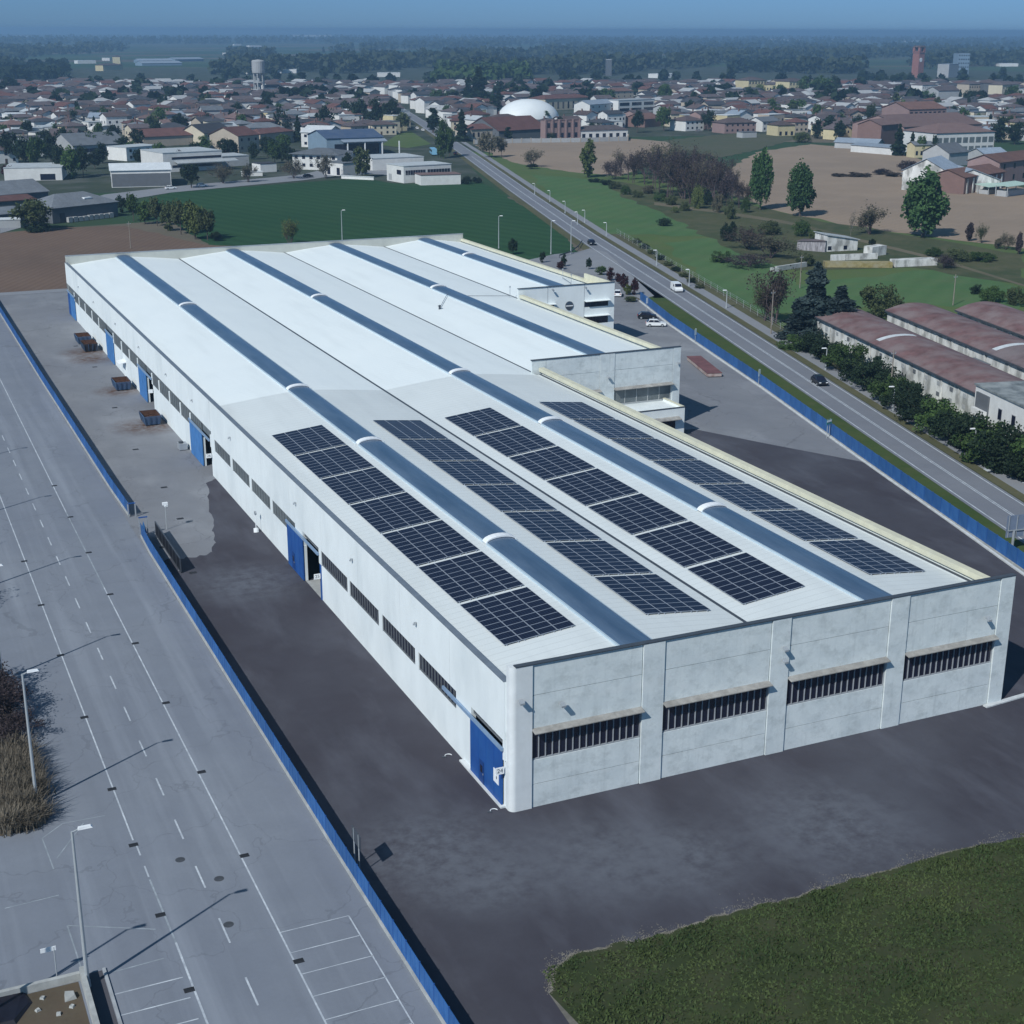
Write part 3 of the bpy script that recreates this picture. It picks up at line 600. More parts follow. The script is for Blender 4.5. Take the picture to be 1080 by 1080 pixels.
# ------------------------------------------------------------------ solar arrays
def cellmat():
    mt,nt,b=nodes('solar_cells'); v=coord(nt)
    br=N(nt,'ShaderNodeTexBrick'); br.offset=0; br.inputs['Scale'].default_value=1; br.inputs['Mortar Size'].default_value=.012
    br.inputs['Brick Width'].default_value=.27; br.inputs['Row Height'].default_value=.155; nt.links.new(v,br.inputs['Vector'])
    br.inputs['Color1'].default_value=(.007,.009,.022,1); br.inputs['Color2'].default_value=(.009,.012,.028,1); br.inputs['Mortar'].default_value=(.035,.05,.09,1)
    nt.links.new(br.outputs['Color'],b.inputs['Base Color']); b.inputs['Roughness'].default_value=.3; b.inputs['Specular IOR Level'].default_value=.06; return mt
cells=cellmat(); alu=M('panel_frame',(.36,.40,.47),.4,.05,metal=.3)
PW,PL=1.60,1.045
q=MB(); 
for x0,x1,y0,y1 in ((0,PW,0,.028),(0,PW,PL-.028,PL),(0,.028,.028,PL-.028),(PW-.028,PW,.028,PL-.028)): q.box(x0,x1,y0,y1,0,.045)
q.box(.028,PW-.028,.028,PL-.028,.0,.034,1)
pmesh=q.mesh('solar_panel',[alu,cells])
rows=[('row along the left roof edge',2.85,1),('second row, left of the middle gutter',16.1,-1),('third row, just right of the middle gutter',25.95,1),('rightmost row beside the cream coping',39.55,-1)]
for rn,x0,sgn in rows:
    sl=math.atan2(rz(x0+6.5)-rz(x0),6.5); zc=rz(x0)+.15
    # clearance over the slightly curved roof
    zc=max(rz(x0+t*6.6)-t*6.6*math.tan(sl) for t in (0,.25,.5,.75,1))+.12
    for k in range(7):
        y0=7.6+10.25*k
        nm=['nearest the front wall','second from the front wall','third from the front wall','in the middle','fifth from the front wall','sixth from the front wall','farthest from the front wall'][k]
        a=T('solar_array',f'solar block {nm}, {rn}','solar array',(x0,y0,zc),0,'solar panel blocks on the warehouse roof')
        a.rotation_euler=(0,-sl,0)
        rb=MB()
        for c in range(4):
            for e in (.25,1.3): rb.box(c*1.64+e-.03,c*1.64+e+.03,-.05,9*1.065,-.12,-.005)
        rb.build('mounting_rails',alu,a)
        for c in range(4):
            for r_ in range(9):
                O('solar_panel',pmesh,a,(c*1.64,r_*1.065,0))
# ------------------------------------------------------------------ fences
panel_m=M('fence_blue',(.022,.095,.285),.55,.12,.6,(.05,.15,.34),.6,.5,rnd=.16); plinth=M('fence_plinth',(.42,.43,.42),.95,.15,1.5,(.25,.26,.26),.5,.5)
def fence(L,name_label,h0=.3,h=1.5,step=2.5):
    f=T('fence',name_label,'fence',(*L[0],0)); o=L[0]; q=MB()
    PO=MB().box(-.04,.04,-.04,.04,h0,h0+h+.05).mesh('post',blue_paint)
    for i in range(len(L)-1):
        a=(L[i][0]-o[0],L[i][1]-o[1]); b=(L[i+1][0]-o[0],L[i+1][1]-o[1]); d=math.dist(a,b); n=max(1,round(d/step)); w=d/n; ang=math.atan2(b[1]-a[1],b[0]-a[0])
        q.bar(a,b,.24,h0,0); p=MB(); p.box(.05,w-.05,-.02,.02,h0+.03,h0+h-.03)
        for t in (.33,.66): p.box(w*t-.02,w*t+.02,-.04,.04,h0+.031,h0+h-.031)
        for z in (h0+.04,h0+h-.12): p.box(.051,w-.051,-.035,.035,z,z+.07)
        pm=p.mesh('panel',panel_m)
        for k in range(n): x,y=a[0]+(b[0]-a[0])*k/n,a[1]+(b[1]-a[1])*k/n; O('panel',pm,f,(x,y,0),ang); O('post',PO,f,(x,y,0),ang)
    q.build('plinth',plinth,f); return f
fence([(-14.3,-58),(-14.35,0),(-14.25,40),(-14.2,72),(-14.0,78.6)],'long blue metal fence on a concrete plinth between street and yard, near the camera')
fence([(-13.9,87.2),(-14.1,100),(-14.2,170),(-13.9,262)],'blue metal fence on a concrete plinth beyond the yard entrance, running to the brown field')
YFo=[(76.3+.2,27.2)]+[ (p[0]+.2,p[1]) for p in YF[1:]]
fence([(61.5,-33),(68.5,-4)]+YFo,'long blue fence with a white kerb between the yard and the main road verge',.3,1.9)
q=MB(); L=[(61.0,-33),(68.0,-4),(76.0,27.2)]+YF[1:]
for i in range(len(L)-1): q.bar(L[i],L[i+1],.35,.16,0)
q.build('yard_kerb',M('pale_kerb',(.55,.57,.58),.9,.12))['kind']='structure'
q=MB(); q.bar((47.6,-.35),(56,.35),.5,.12,0); q.bar((47.6,-.35),(49.7,-.6),.4,.1,0) if 0 else None
q.build('corner_kerb',M('pale_kerb',(.55,.57,.58)))['kind']='structure'
# entrance gate posts, sliding leaf, camera post
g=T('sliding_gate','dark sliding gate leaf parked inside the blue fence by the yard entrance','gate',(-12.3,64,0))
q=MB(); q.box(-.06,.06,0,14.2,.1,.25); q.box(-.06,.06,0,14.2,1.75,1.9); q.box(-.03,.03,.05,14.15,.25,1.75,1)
for k in range(8): q.box(-.07,.07,k*2.0,k*2.0+.1,.25,1.75)
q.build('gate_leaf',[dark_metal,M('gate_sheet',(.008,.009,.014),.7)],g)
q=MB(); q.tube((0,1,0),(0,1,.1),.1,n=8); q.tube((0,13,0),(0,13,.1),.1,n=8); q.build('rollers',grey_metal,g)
for i,(y,lb) in enumerate(((78.9,'blue steel gate portal frame at the near side of the yard entrance'),(86.8,'blue gate guide post at the far side of the yard entrance'))):
    g=T('gate_post',lb,'gate post',(-13.6,y,0)); q=MB()
    for x in (-.45,.45): q.box(x-.07,x+.07,-.07,.07,0,2.4 if i==0 else 1.9)
    q.build('uprights',grey_metal,g); q=MB(); q.box(-.52,.52,-.08,.08,2.3 if i==0 else 1.75,2.42 if i==0 else 1.87); q.build('crossbar',blue_paint,g)
    if i==0: q=MB(); q.poly([(-.36,0,.4),(.36,0,.4),(0,0,1.9)]); q.box(-.38,.38,-.03,.03,.3,.42); q.build('brace',blue_pale,g)
g=T('camera_post','thin grey post with a white surveillance camera inside the yard entrance','camera post',(-10.6,80.1,0))
q=MB(); q.tube((0,0,0),(0,0,3.2),.06,.045); q.build('pole',pole_grey,g); q=MB(); q.box(-.32,.32,-.2,.2,3.2,3.5); q.tube((.0,0,3.0),(.1,-.1,3.2),.2,.28,8); q.build('camera',white_plastic,g)
# sign board on two posts by the fence
g=T('sign_board','dark sign board on two thin posts standing behind the blue fence near the camera','sign',(-13.7,-3.0,0),math.radians(90))
q=MB(); 
for x in (-.55,.55): q.tube((x,0,0),(x,0,3.3),.05)
q.build('posts',pole_grey,g); q=MB(); q.box(-.95,.95,-.03,.03,2.2,3.3); q.build('board',dark_metal,g)
# ------------------------------------------------------------------ street lamps
def lamp_meshes(h,arm,kind):
    q=MB(); q.tube((0,0,0),(0,0,.5),.2,.18); q.tube((0,0,.4),(0,0,h*.55),.14,.11); q.tube((0,0,h*.55),(0,0,h),.11,.08); a=q.mesh('pole',pole_grey)
    q=MB(); q.tube((0,0,h-.05),(arm,0,h+.12),.045,.04); b=q.mesh('arm',pole_grey)
    q=MB(); q.hexa([(arm-.15,-.12,h+.05),(arm+.75,-.17,h+.08),(arm+.75,.17,h+.08),(arm-.15,.12,h+.05)],[(arm-.1,-.1,h+.22),(arm+.65,-.13,h+.2),(arm+.65,.13,h+.2),(arm-.1,.1,h+.22)]); c=q.mesh('lamp_head',white_plastic)
    return a,b,c
LM=lamp_meshes(11.4,.5,0)
def lamp(x,y,meshes,rz,label,group,name='street_lamp'):
    t=T(name,label,'street lamp',(x,y,0),rz,group)
    for n_,me in zip(('pole','arm','lamp_head'),meshes): O(n_,me,t)
    return t
for y,l in ((-9.0,'tall grey street lamp nearest the camera, by the low concrete wall'),(16.6,'tall grey street lamp beside the dry reed bed at the left edge'),(42.2,'tall grey street lamp cut by the left edge, beyond the reed bed')):
    lamp(-34.0,y,LM,0,l,'tall street lamps along the left street')
for k,y in enumerate((67.7,93.3,118.9)): lamp(-34.0,y,LM,0,f'tall street lamp beyond the left edge, its shadow the {["first","second","third"][k]} past the reed bed','tall street lamps along the left street')
lamp(-41.5,-10.4,LM,0,'tall grey street lamp left of the dirt lot, only its shadow crossing the asphalt','tall street lamps along the left street')
LP=lamp_meshes(3.9,.25,0)
pts=[(1026.6,480,'in front of the last dark hedge bushes at the right edge'),(941.7,433,'in front of the hedge by the first red-brown vaulted shed'),(870.7,390,'opposite the black car on the main road'),(766,325,'by the path, opposite the red container'),(726.7,301.7,'just right of the white van'),(692.5,280,'by the path, just left of the white van'),(639.5,249,'by the path past the dark car on the road'),(616.7,235,'fourth before the pale field'),(609,237,'beside the bend of the field fence'),(596,225,'third before the pale field'),(580,213,'second before the pale field'),(564,205,'first one past the pale field edge')]
for k,(x,y,l) in enumerate(pts):
    p=G(x,y); lamp(*p,LP,math.radians(165),'small path lamp '+l,'small lamps along the cycle path')
LH=lamp_meshes(9,.4,0)
for x,y,l in ((581,268,'tall lamp post at the edge of the green crop, left of the curved road'),(602,268,'tall lamp post at the driveway mouth beside the main road'),(526,262,'tall lamp post behind the white office roof, in front of the green crop'),(361,255,'thin lamp post standing in the green crop behind the warehouse')):
    p=G(x,y); lamp(*p,LH,math.radians(-20),l,'tall lamps by the green crop')
# wooden utility poles
for k,(x,y,h,l) in enumerate(((813,352,9.,'wooden utility pole left of the dark conifers, by the path'),(843.5,304,8.,'slim wooden pole standing in the meadow before the ruined shed'),(865.5,360,4.6,'short wooden pole in front of the dark conifers'),(938.7,418,8,'wooden utility pole behind the hedge, in front of the first vaulted shed'),(1005,322,7,'thin wooden pole on the grass behind the vaulted sheds'),(138,262,7.5,'thin bare pole standing in the brown ploughed field'),(1047,163,8,'slim pole standing by the trees right of the pink factory'))):
    p=G(x,y); t=T('utility_pole',l,'utility pole',p,0,'poles right of the road' if k<5 else None); q=MB(); q.tube((0,0,0),(0,0,h),.14,.09); q.build('pole',M('old_wood',(.24,.21,.18),.9,.2),t)
    q=MB(); q.box(-.45,.45,-.05,.05,h-.7,h-.58); q.box(-.5,-.42,-.04,.04,h-.58,h-.4); q.box(.42,.5,-.04,.04,h-.58,h-.4); q.build('crossarm',grey_metal,t)
# small signs along the right fence
teal=M('teal_sign',(.06,.25,.24),.5,.05)
for x,y,two,l,m_ in ((682,328,0,'small white sign on a post at the far end of the right fence',white_plastic),(733,362,0,'narrow pale sign on a post by the right fence, left of the red container',M('pale_sign',(.55,.62,.58),.5)),(800,407,0,'narrow pale green sign on a post by the middle of the right fence',M('pale_sign',(.55,.62,.58),.5)),(873,462,1,'green and white sign board on two posts by the right fence',teal)):
    p=G(x,y); t=T('roadside_sign',l,'sign',p,math.radians(20),'signs along the right fence'); q=MB()
    for xx in ((-.3,.3) if two else (0,)): q.tube((xx,0,0),(xx,0,3.0),.05)
    q.build('post',pole_grey,t); q=MB(); q.box(-.7 if two else -.28,.7 if two else .28,-.09,-.055,2.2 if two else 1.7,2.95); q.build('board',m_,t)
    if two: q=MB(); q.box(-.6,.6,-.115,-.0915,2.55,2.85); q.build('board_band',white_plastic,t)
# billboard seen from behind
p=G(1067,581); t=T('billboard','large billboard on one steel post seen from behind, at the right edge by the road','billboard',p,math.radians(-8))
q=MB(); q.tube((0,0,0),(0,0,2.6),.16); q.build('post',grey_metal,t)
q=MB(); q.box(-1.0,3.6,.1,.16,1.7,4.45); q.build('panel',M('billboard_back',(.16,.20,.28),.5,.1,1),t)
q=MB()
for x in (-.75,.35,1.45,2.55,3.5): q.box(x-.04,x+.04,.0,.099,1.75,4.4)
q.box(-.9,3.6,-.08,.0,2.55,2.68); q.build('bracing',grey_metal,t)
# small sign by the low wall at the lower left
t=T('wall_sign','small white plate on a thin post behind the low concrete wall, lower left','sign',(*G(60,1029),0)); q=MB(); q.tube((0,0,0),(0,0,2.2),.04); q.build('post',pole_grey,t)
q=MB(); q.box(-.85,.12,-.03,.03,1.95,2.25); q.build('plate',white_plastic,t)
# low concrete wall round the dirt lot
t=T('low_wall','low grey concrete wall round the bare dirt lot at the lower left','wall',(-34.2,-8,0)); q=MB(); q.box(-.15,.15,-42,0,0,.95); q.build('side_run',plinth,t); q=MB(); q.box(-46,-.16,-.15,.15,0,.55); q.build('end_run',plinth,t)
# drains and manholes
dm=M('iron_grate',(.025,.026,.03),.7,.2); q=MB(); q.box(-.34,.34,-.25,.25,0,.012)
for k in range(5): q.box(-.31+.14*k,-.26+.14*k,-.22,.22,.0125,.02)
dme=q.mesh('drain_grate',dm)
for side,x,ys in (('right',-20.78,[2.4,-11.9,16.6,31,46,60.7,75.4,89.9,104.5]),('left',-28.1,[-12,-2.8,7.3,16.7,31,46,60.5,75.4])):
    for y in ys:
        k=sorted(ys).index(y); o=O('drain_grate',dme,None,(x,y,-.006)); tag(o,f'dark drain grate by the {side} solid line of the street, {NUM[k]} from the camera','drain',"drain grates in the street")
q=MB(); q.lathe([(.02,0),(.36,0),(.36,.012),(.01,.014)],18); mme=q.mesh('manhole_cover',M('manhole_iron',(.06,.065,.075),.8,.2))
for (x,y,l) in ((190,906.7,'round manhole cover beside the lane dashes, left of the other'),(231,926.7,'round manhole cover in the right lane beside the lane dashes'),(241,975,'faint round manhole cover nearest the camera by the lane dashes')):
    tag(O('manhole_cover',mme,None,(*G(x,y),-.006)),l,'manhole cover','manhole covers in the street')
q=MB(); q.box(-.42,.42,-.32,.32,0,.012); yme=q.mesh('yard_drain',dm)
YD=[(203.5,604),(172,577),(190,547),(173,514),(143,474),(121,430),(100,387),(80,365)]
for k,(x,y) in enumerate(YD):
    tag(O('yard_drain',yme,None,(*G(x,y),-.001)),f'small dark drain cover in the yard left of the warehouse, {NUM[k]} from the camera','drain','drain covers in the yard')
# skips
skb=M('skip_blue',(.07,.14,.26),.7,.2,1.,(.10,.06,.05),.6,.5); skd=M('skip_dark',(.035,.03,.035),.8,.2,1.)
def skip(y,l,mat):
    t=T('skip',l,'skip container',(-2.3,y,0),0,'open scrap skips along the warehouse side'); w0,w1,L,h=1.15,1.35,4.4,1.55; q=MB()
    B=[(-w0,.35,.15),(w0,.35,.15),(w0,L-.35,.15),(-w0,L-.35,.15)]; U=[(-w1,0,h),(w1,0,h),(w1,L,h),(-w1,L,h)]
    Bi=[(-w0+.06,.4,.2),(w0-.06,.4,.2),(w0-.06,L-.4,.2),(-w0+.06,L-.4,.2)]; Ui=[(-w1+.08,.08,h),(w1-.08,.08,h),(w1-.08,L-.08,h),(-w1+.08,L-.08,h)]
    q.poly(B[::-1])
    for i in range(4): j=(i+1)%4; q.poly([B[i],B[j],U[j],U[i]]); q.poly([Ui[i],Ui[j],Bi[j],Bi[i]],1); q.poly([U[i],U[j],Ui[j],Ui[i]])
    q.poly(Bi,1); q.build('tub',[mat,rust],t); q=MB()
    for k in range(4): x=-1.1+.73*k; q.hexa([(x-.05,.22,.18),(x+.05,.22,.18),(x+.05,.33,.18),(x-.05,.33,.18)],[(x*1.15-.05,-.12,h-.05),(x*1.15+.05,-.12,h-.05),(x*1.15+.05,.0,h-.05),(x*1.15-.05,.0,h-.05)])
    for s in (-1,1):
        for k in range(4): yy=.7+k*1.0; q.hexa([(s*w0-.05,yy,.2),(s*w0+.05,yy,.2),(s*w0+.05,yy+.1,.2),(s*w0-.05,yy+.1,.2)],[(s*(w1+.06)-.05,yy,h-.05),(s*(w1+.06)+.05,yy,h-.05),(s*(w1+.06)+.05,yy+.1,h-.05),(s*(w1+.06)-.05,yy+.1,h-.05)])
    q.build('ribs',M('skip_rib',(.05,.09,.16),.7,.2),t)
    q=MB()
    rr=random.Random(int(y))
    for k in range(26):
        x,yy=rr.uniform(-.9,.9),rr.uniform(.6,3.8); s=rr.uniform(.15,.4); q.box(x-s,x+s,yy-s*.5,yy+s*.5,.2,rr.uniform(.6,1.25))
    q.build('scrap',rust,t); q=MB(); 
    for s in (-1,1): q.box(s*.8-.08,s*.8+.08,.4,L-.4,.0,.149)
    q.build('skids',dark_metal,t)
skip(130.6,'blue open skip of rusty scrap nearest the camera',skb); skip(156,'blue open skip of rusty scrap beside the second blue door',skb)
skip(190.6,'dark rust-stained skip standing in front of another one',skd); skip(198.3,'faded blue skip of scrap farthest away, behind the dark one',skb)
# red flat container
a=G(722.5,374,.0); t=T('red_container','long low container with a faded red top on the right yard','container',(96.2,125.3,0),math.radians(-16)); q=MB(); q.box(-1.3,1.3,-1,13.2,0.15,.75); q.build('body',M('container_side',(.30,.20,.18),.8,.3,1.5,(.45,.42,.40),.7,.9),t)
q=MB(); q.box(-1.38,1.38,-1.08,13.28,.751,.85); q.build('top',M('faded_red',(.14,.065,.068),.8,.15,.8,(.22,.10,.10),.5,.4),t); q=MB(); q.box(-1.1,-.8,-.5,12.5,0,.149); q.box(.8,1.1,-.5,12.5,0,.149); q.build('skids',dark_metal,t)
# odds and ends by the wall
t=T('fan_heater','small grey pipe stub with a round cap leaning by the white side wall','pipe',(-.75,74.6,0)); q=MB(); q.tube((0,0,0),(0,0,2.5),.05); q.build('pipe',white_plastic,t); q=MB(); q.tube((0,0,0),(0,.1,.5),.32,.3,10); q.build('base',white_plastic,t); q=MB(); q.tube((-.1,0,2.5),(.1,0,2.5),.25,n=10); q.build('cap',grey_metal,t)
t=T('air_unit','pale ventilation unit on the ground by the blue door with sign 26','air unit',(-1.0,115.5,0)); q=MB(); q.box(-.6,.6,-.7,.7,.1,1.0); q.build('casing',grey_metal,t); q=MB(); q.tube((-.2,0,1.0),(-.2,0,1.25),.35,n=12); q.build('fan',dark_metal,t); q=MB(); q.box(-.5,.5,-.6,-.4,0,.1); q.box(-.5,.5,.4,.6,0,.1); q.build('feet',dark_metal,t)
for (x,y,l) in ((521,855.5,'white hose end lying on the asphalt at the corner pillar'),(553-80,797.5,'white hose end lying by the side wall kerb')):
    t=T('hose',l,'hose',(*G(x,y),.05)); q=MB(); a=[(.3*math.cos(i*.5),.3*math.sin(i*.5),0) for i in range(8)]
    for i in range(7): q.tube(a[i],a[i+1],.035,n=6)
    q.build('coil',white_plastic,t); q=MB(); q.tube(a[7],(a[7][0]-.3,a[7][1]+.1,0),.07,n=6); q.build('nozzle',dark_metal,t)
# dirt lot: dark slab added in place of a cast shadow, then rubble
t=T('shadow_slab','dark slab added in place of a cast shadow on the dirt lot, lower left','painted_shadow',(*G(8,1062),0)); q=MB(); q.hexa([(-3,-1.6,.01),(.3,-2.,.01),(1.5,-.2,.01),(1.2,1.2,.01),(-3,1.4,.01)],[(-2.8,-1.4,.1),(.2,-1.8,.25),(1.3,-.2,.12),(1,1.0,.2),(-2.8,1.2,.3)]); q.build('painted_shadow',M('shadow_black',(.012,.012,.02),.5,.2),t)
for k,(x,y) in enumerate(((74,1052),(45,1053),(40,1066),(62,1070),(76,1062))):
    t=T('rubble_stone','rubble stone on the dirt lot, '+["largest and palest of all","left one by the far wall","left of the middle","nearest the camera","beside the side wall"][k],'stone',(*G(x,y),0),k,'stones on the dirt lot'); q=MB(); s=.38 if k==0 else .16
    q.hexa([(-s,-s,0),(s,-s*.8,0),(s*.9,s,0),(-s*.8,s,0)],[(-s*.8,-s*.7,s*.8),(s*.7,-s*.7,s*.9),(s*.7,s*.7,s*.7),(-s*.7,s*.7,s)]); q.build('stone',plinth,t)
# ------------------------------------------------------------------ vehicles
WH=MB(); WH.tube((0,-.11,.32),(0,.11,.32),.32,n=14); WHEEL=WH.mesh('wheel',black_rubber); WR=MB(); WR.tube((0,-.12,.32),(0,.12,.32),.19,n=10); RIM=WR.mesh('rim',grey_metal)
def prof(mb,P,w,wt,m=0):
    "side profile P (x,z) swept across width; rows above the waist are narrower"
    n=len(P); L=[(x,-(w if z<.95 else wt)/2,z) for x,z in P]; Rr=[(x,(w if z<.95 else wt)/2,z) for x,z in P]
    mb.poly(L,m); mb.poly(Rr[::-1],m)
    for i in range(n): j=(i+1)%n; mb.poly([L[j],L[i],Rr[i],Rr[j]],m)
def car(x,y,ang,paint,label,kind='car',grp=None):
    t=T('parked_car' if kind=='car' else 'van',label,kind,(x,y,.0),ang,grp); q=MB(); g=MB()
    if kind=='car':
        prof(q,[(-2.05,.3),(2.05,.3),(2.1,.62),(1.95,.78),(1.0,.93),(-1.9,.95),(-2.08,.7)],1.76,1.76); Lx=2.09
        prof(g,[(1.0,.931),(.35,1.38),(-1.35,1.40),(-1.95,.951)],1.66,1.3); q.hexa([(.4,-.6,1.385),(.4,.6,1.385),(-1.38,.6,1.405),(-1.38,-.6,1.405)],[(.3,-.55,1.46),(.3,.55,1.46),(-1.3,.55,1.47),(-1.3,-.55,1.47)])
        for xx in (.33,-.45,-1.3):
            for s in (-1,1): q.tube((xx+(.6 if xx>.3 else (-.45 if xx<-1 else 0)),s*.83,.94),(xx,s*.64,1.41),.04,n=4)
        ax=(1.3,-1.3)
    else:
        prof(q,[(-2.3,.35),(2.3,.35),(2.35,.8),(2.1,1.05),(1.45,1.25),(.95,1.95),(-2.28,2.0)],1.85,1.78); g.hexa([(1.53,-.8,1.3),(1.53,.8,1.3),(1.03,.75,1.9),(1.03,-.75,1.9)],[(1.56,-.8,1.32),(1.56,.8,1.32),(1.06,.75,1.92),(1.06,-.75,1.92)])
        for s in (-1,1): g.box(.3,1.15,s*.9-.03,s*.9+.03,1.25,1.75)
        ax=(1.5,-1.5); Lx=2.33
    q.build('body',paint,t); g.build('windows',glass_dark,t)
    for a in ax:
        for s in (-.82,.82): w=O('wheel',WHEEL,t,(a,s,0)); O('rim',RIM,w)
    for s in (-.62,.62):
        q=MB(); q.box(Lx-.1,Lx+.0,s-.18,s+.18,.62,.76); q.build('headlight',white_plastic,t)
        q=MB(); q.box(-Lx-.02,-Lx+.1,s-.14,s+.14,.66,.86); q.build('taillight',M('tail_red',(.3,.01,.01),.4),t)
cb=M('car_black',(.010,.011,.014),.25,.05,spec=.6); cw=M('car_white',(.78,.80,.81),.3,.03,spec=.5); cs=M('car_silver',(.35,.37,.39),.3,.05,metal=.4); cbl=M('car_blue',(.02,.05,.12),.3,.05)
TOV=lambda L,i: math.atan2(L[i+1][1]-L[i][1],L[i+1][0]-L[i][0])
ra=TOV(RC,3)
car(*G(864,405),ra+math.pi,cb,'black car driving on the main road beside the hedge'); car(*G(713.5,307),ra+math.pi,cw,'white van driving on the main road','van')
car(*G(624,258),ra+math.pi,cb,'small dark car coming down the road by the green crop corner')
car(*G(682.5,336),math.radians(-28),cb,'black car parked by the right fence, behind the white one'); car(*G(691.5,344),math.radians(-25),cw,'white car parked by the right fence')
car(*G(651.5,312),math.radians(60),cw,'white car parked behind the corner of the rear office wing'); car(*G(655,316),math.radians(60),cb,'dark car beside the office corner, next to the white one') if 0 else None
for x,y,a,p_,l in ((180,199.5,.1,cw,'white car parked in front of the white warehouse with dark front'),(213,197,.1,cw,'white car parked behind the round dark tree by the crop'),(325,187,.2,cb,'black car at the edge of the estate road, by the crop'),(270,183,.3,cw,'white car parked by the low white wall beyond the crop'),(440,136,ra,cw,'white car far up the main road among the houses'),(446,138,ra,cw,'white car following another far up the main road'),(432,129,ra,cs,'silver car farthest up the main road'),(480,163,ra,cb,'dark car on the main road beside the tall green trees'),(737,139,.0,cs,'silver car parked by the stubble field'),):
    car(*G(x,y),a,p_,l,grp='cars around the town edge')
t=T('bus','pale blue bus standing beside the tall green trees at the road','bus',(*G(457,163),0),ra); q=MB(); q.hexa([(-6,-1.25,.4),(6,-1.25,.4),(6,1.25,.4),(-6,1.25,.4)],[(-6,-1.2,3.1),(5.8,-1.2,3.1),(5.8,1.2,3.1),(-6,1.2,3.1)]); q.build('body',M('bus_blue',(.2,.42,.6),.4,.05),t)
q=MB(); 
for s in (-1,1): q.box(-5.6,5.4,s*1.24-.03,s*1.24+.03,1.6,2.6)
q.box(5.9,6.0,-1.1,1.1,1.3,2.8); q.build('windows',glass_dark,t)
for a in (-3.8,3.8):
    for s in (-1.15,1.15): O('wheel',WHEEL,t,(a,s,0),sc=(1.5,1.2,1.5))
# curved guard rail at the driveway
q=MB(); t=T('guard_rail','dark curved guard rail at the corner of the green crop','guard rail',(*G(604,272),0)); L=[G(*p) for p in ((590,272),(602,268),(610,262),(614,256))]; o=L[0]; t.location=(*o,0)
for i in range(3): q.bar((L[i][0]-o[0],L[i][1]-o[1]),(L[i+1][0]-o[0],L[i+1][1]-o[1]),.08,.35,.55)
q.build('rail',dark_metal,t); q=MB()
for p in L: q.box(p[0]-o[0]-.06,p[0]-o[0]+.06,p[1]-o[1]-.06,p[1]-o[1]+.06,0,.549)
q.build('posts',dark_metal,t)
# wire fence along the meadow
t=T('wire_fence','thin wire mesh fence between the path and the bright meadow','fence',(0,0,0)); L=offs(RC[:7],10.2)[2:6]; q2=MB(); o=L[0]; t.location=(*o,0); WP=MB().tube((0,0,0),(0,0,1.7),.04,n=5).mesh('post',pole_grey)
for i in range(len(L)-1):
    d=math.dist(L[i],L[i+1]); n=int(d/5)
    a=(L[i][0]-o[0],L[i][1]-o[1]); b=(L[i+1][0]-o[0],L[i+1][1]-o[1])
    for k in range(n): O('post',WP,t,(a[0]+(b[0]-a[0])*k/n,a[1]+(b[1]-a[1])*k/n,0))
    for z in (.3,.8,1.3,1.65): q2.tube((*a,z),(*b,z),.018,n=4)
q2.build('wires',grey_metal,t)
# ------------------------------------------------------------------ plants
def leafcloud(seed,n,size,fn,squash=1.,quad=True):
    "n leaf cards; fn(rr) gives a point of the crown"
    rr=random.Random(seed); q=MB()
    for i in range(n):
        p=fn(rr); s=size*rr.uniform(.6,1.35)
        a=Vector((rr.gauss(0,1),rr.gauss(0,1),rr.gauss(0,1)*squash)).normalized(); b=a.cross(Vector((rr.gauss(0,1),rr.gauss(0,1),rr.gauss(0,1)))).normalized()
        a=a*s*.5; b=b*s*.5*rr.uniform(.5,1); P=Vector(p); k=len(q.v)
        q.v+=[tuple(P-a),tuple(P-b*.9+a*.1),tuple(P+a),tuple(P+b+a*.1)]; q.f.append((k,k+1,k+2,k+3)); q.mi.append(0)
    return q
def clumps(seed,nc,rx,rzz,zc,cr,taper=0.,vz=1.):
    "clump centres through an uneven ellipsoid, leaves gather round them"
    rr=random.Random(seed); C=[]
    while len(C)<nc:
        x,y,z=rr.uniform(-1,1),rr.uniform(-1,1),rr.uniform(-1,1); d=math.sqrt(x*x+y*y+z*z)
        if d>1 or d<.35*rr.random(): continue
        k=1-taper*(z+1)/2; C.append((x*rx*k,y*rx*k,zc+z*rzz,cr*rr.uniform(.6,1.25)))
    def fn(r):
        c=r.choice(C); v=Vector((r.gauss(0,1),r.gauss(0,1),r.gauss(0,.8))); v=v.normalized()*(r.random()**.45)*c[3]; return (c[0]+v.x,c[1]+v.y,max(.15,c[2]+v.z*vz))
    return fn,C
def branches(seed,h,spread,levels=4,r0=.16,up=.55,kids=(3,4),trunk=.3,stems=1,lean=.05):
    rr=random.Random(seed); q=MB(); tips=[]
    def grow(p,d,l,r,lv):
        e=p+d*l; q.tube(p,e,r,r*.62,5 if lv<2 else 3,cap=False)
        if lv>0: tips.append(p+(e-p)*rr.random())
        if lv>=levels: tips.append(e); return
        for i in range(rr.randint(*kids)):
            v=Vector((rr.gauss(0,1),rr.gauss(0,1),rr.gauss(up,.5))).normalized(); nd=(d*(.8 if lv else .6)+v*spread).normalized()
            s=p+(e-p)*rr.uniform(.35,1); grow(s,nd,l*rr.uniform(.5,.85),r*.58,lv+1)
    for k in range(stems): grow(Vector((rr.gauss(0,.25)*(stems>1),rr.gauss(0,.25)*(stems>1),-.1)),Vector((rr.gauss(0,lean),rr.gauss(0,lean),1)).normalized(),h*trunk*rr.uniform(.75,1.1),r0,0)
    zm=max(v[2] for v in q.v); f=h/zm; q.v=[(x*f,y*f,z*f) for x,y,z in q.v]; tips=[t*f for t in tips]
    return q,tips
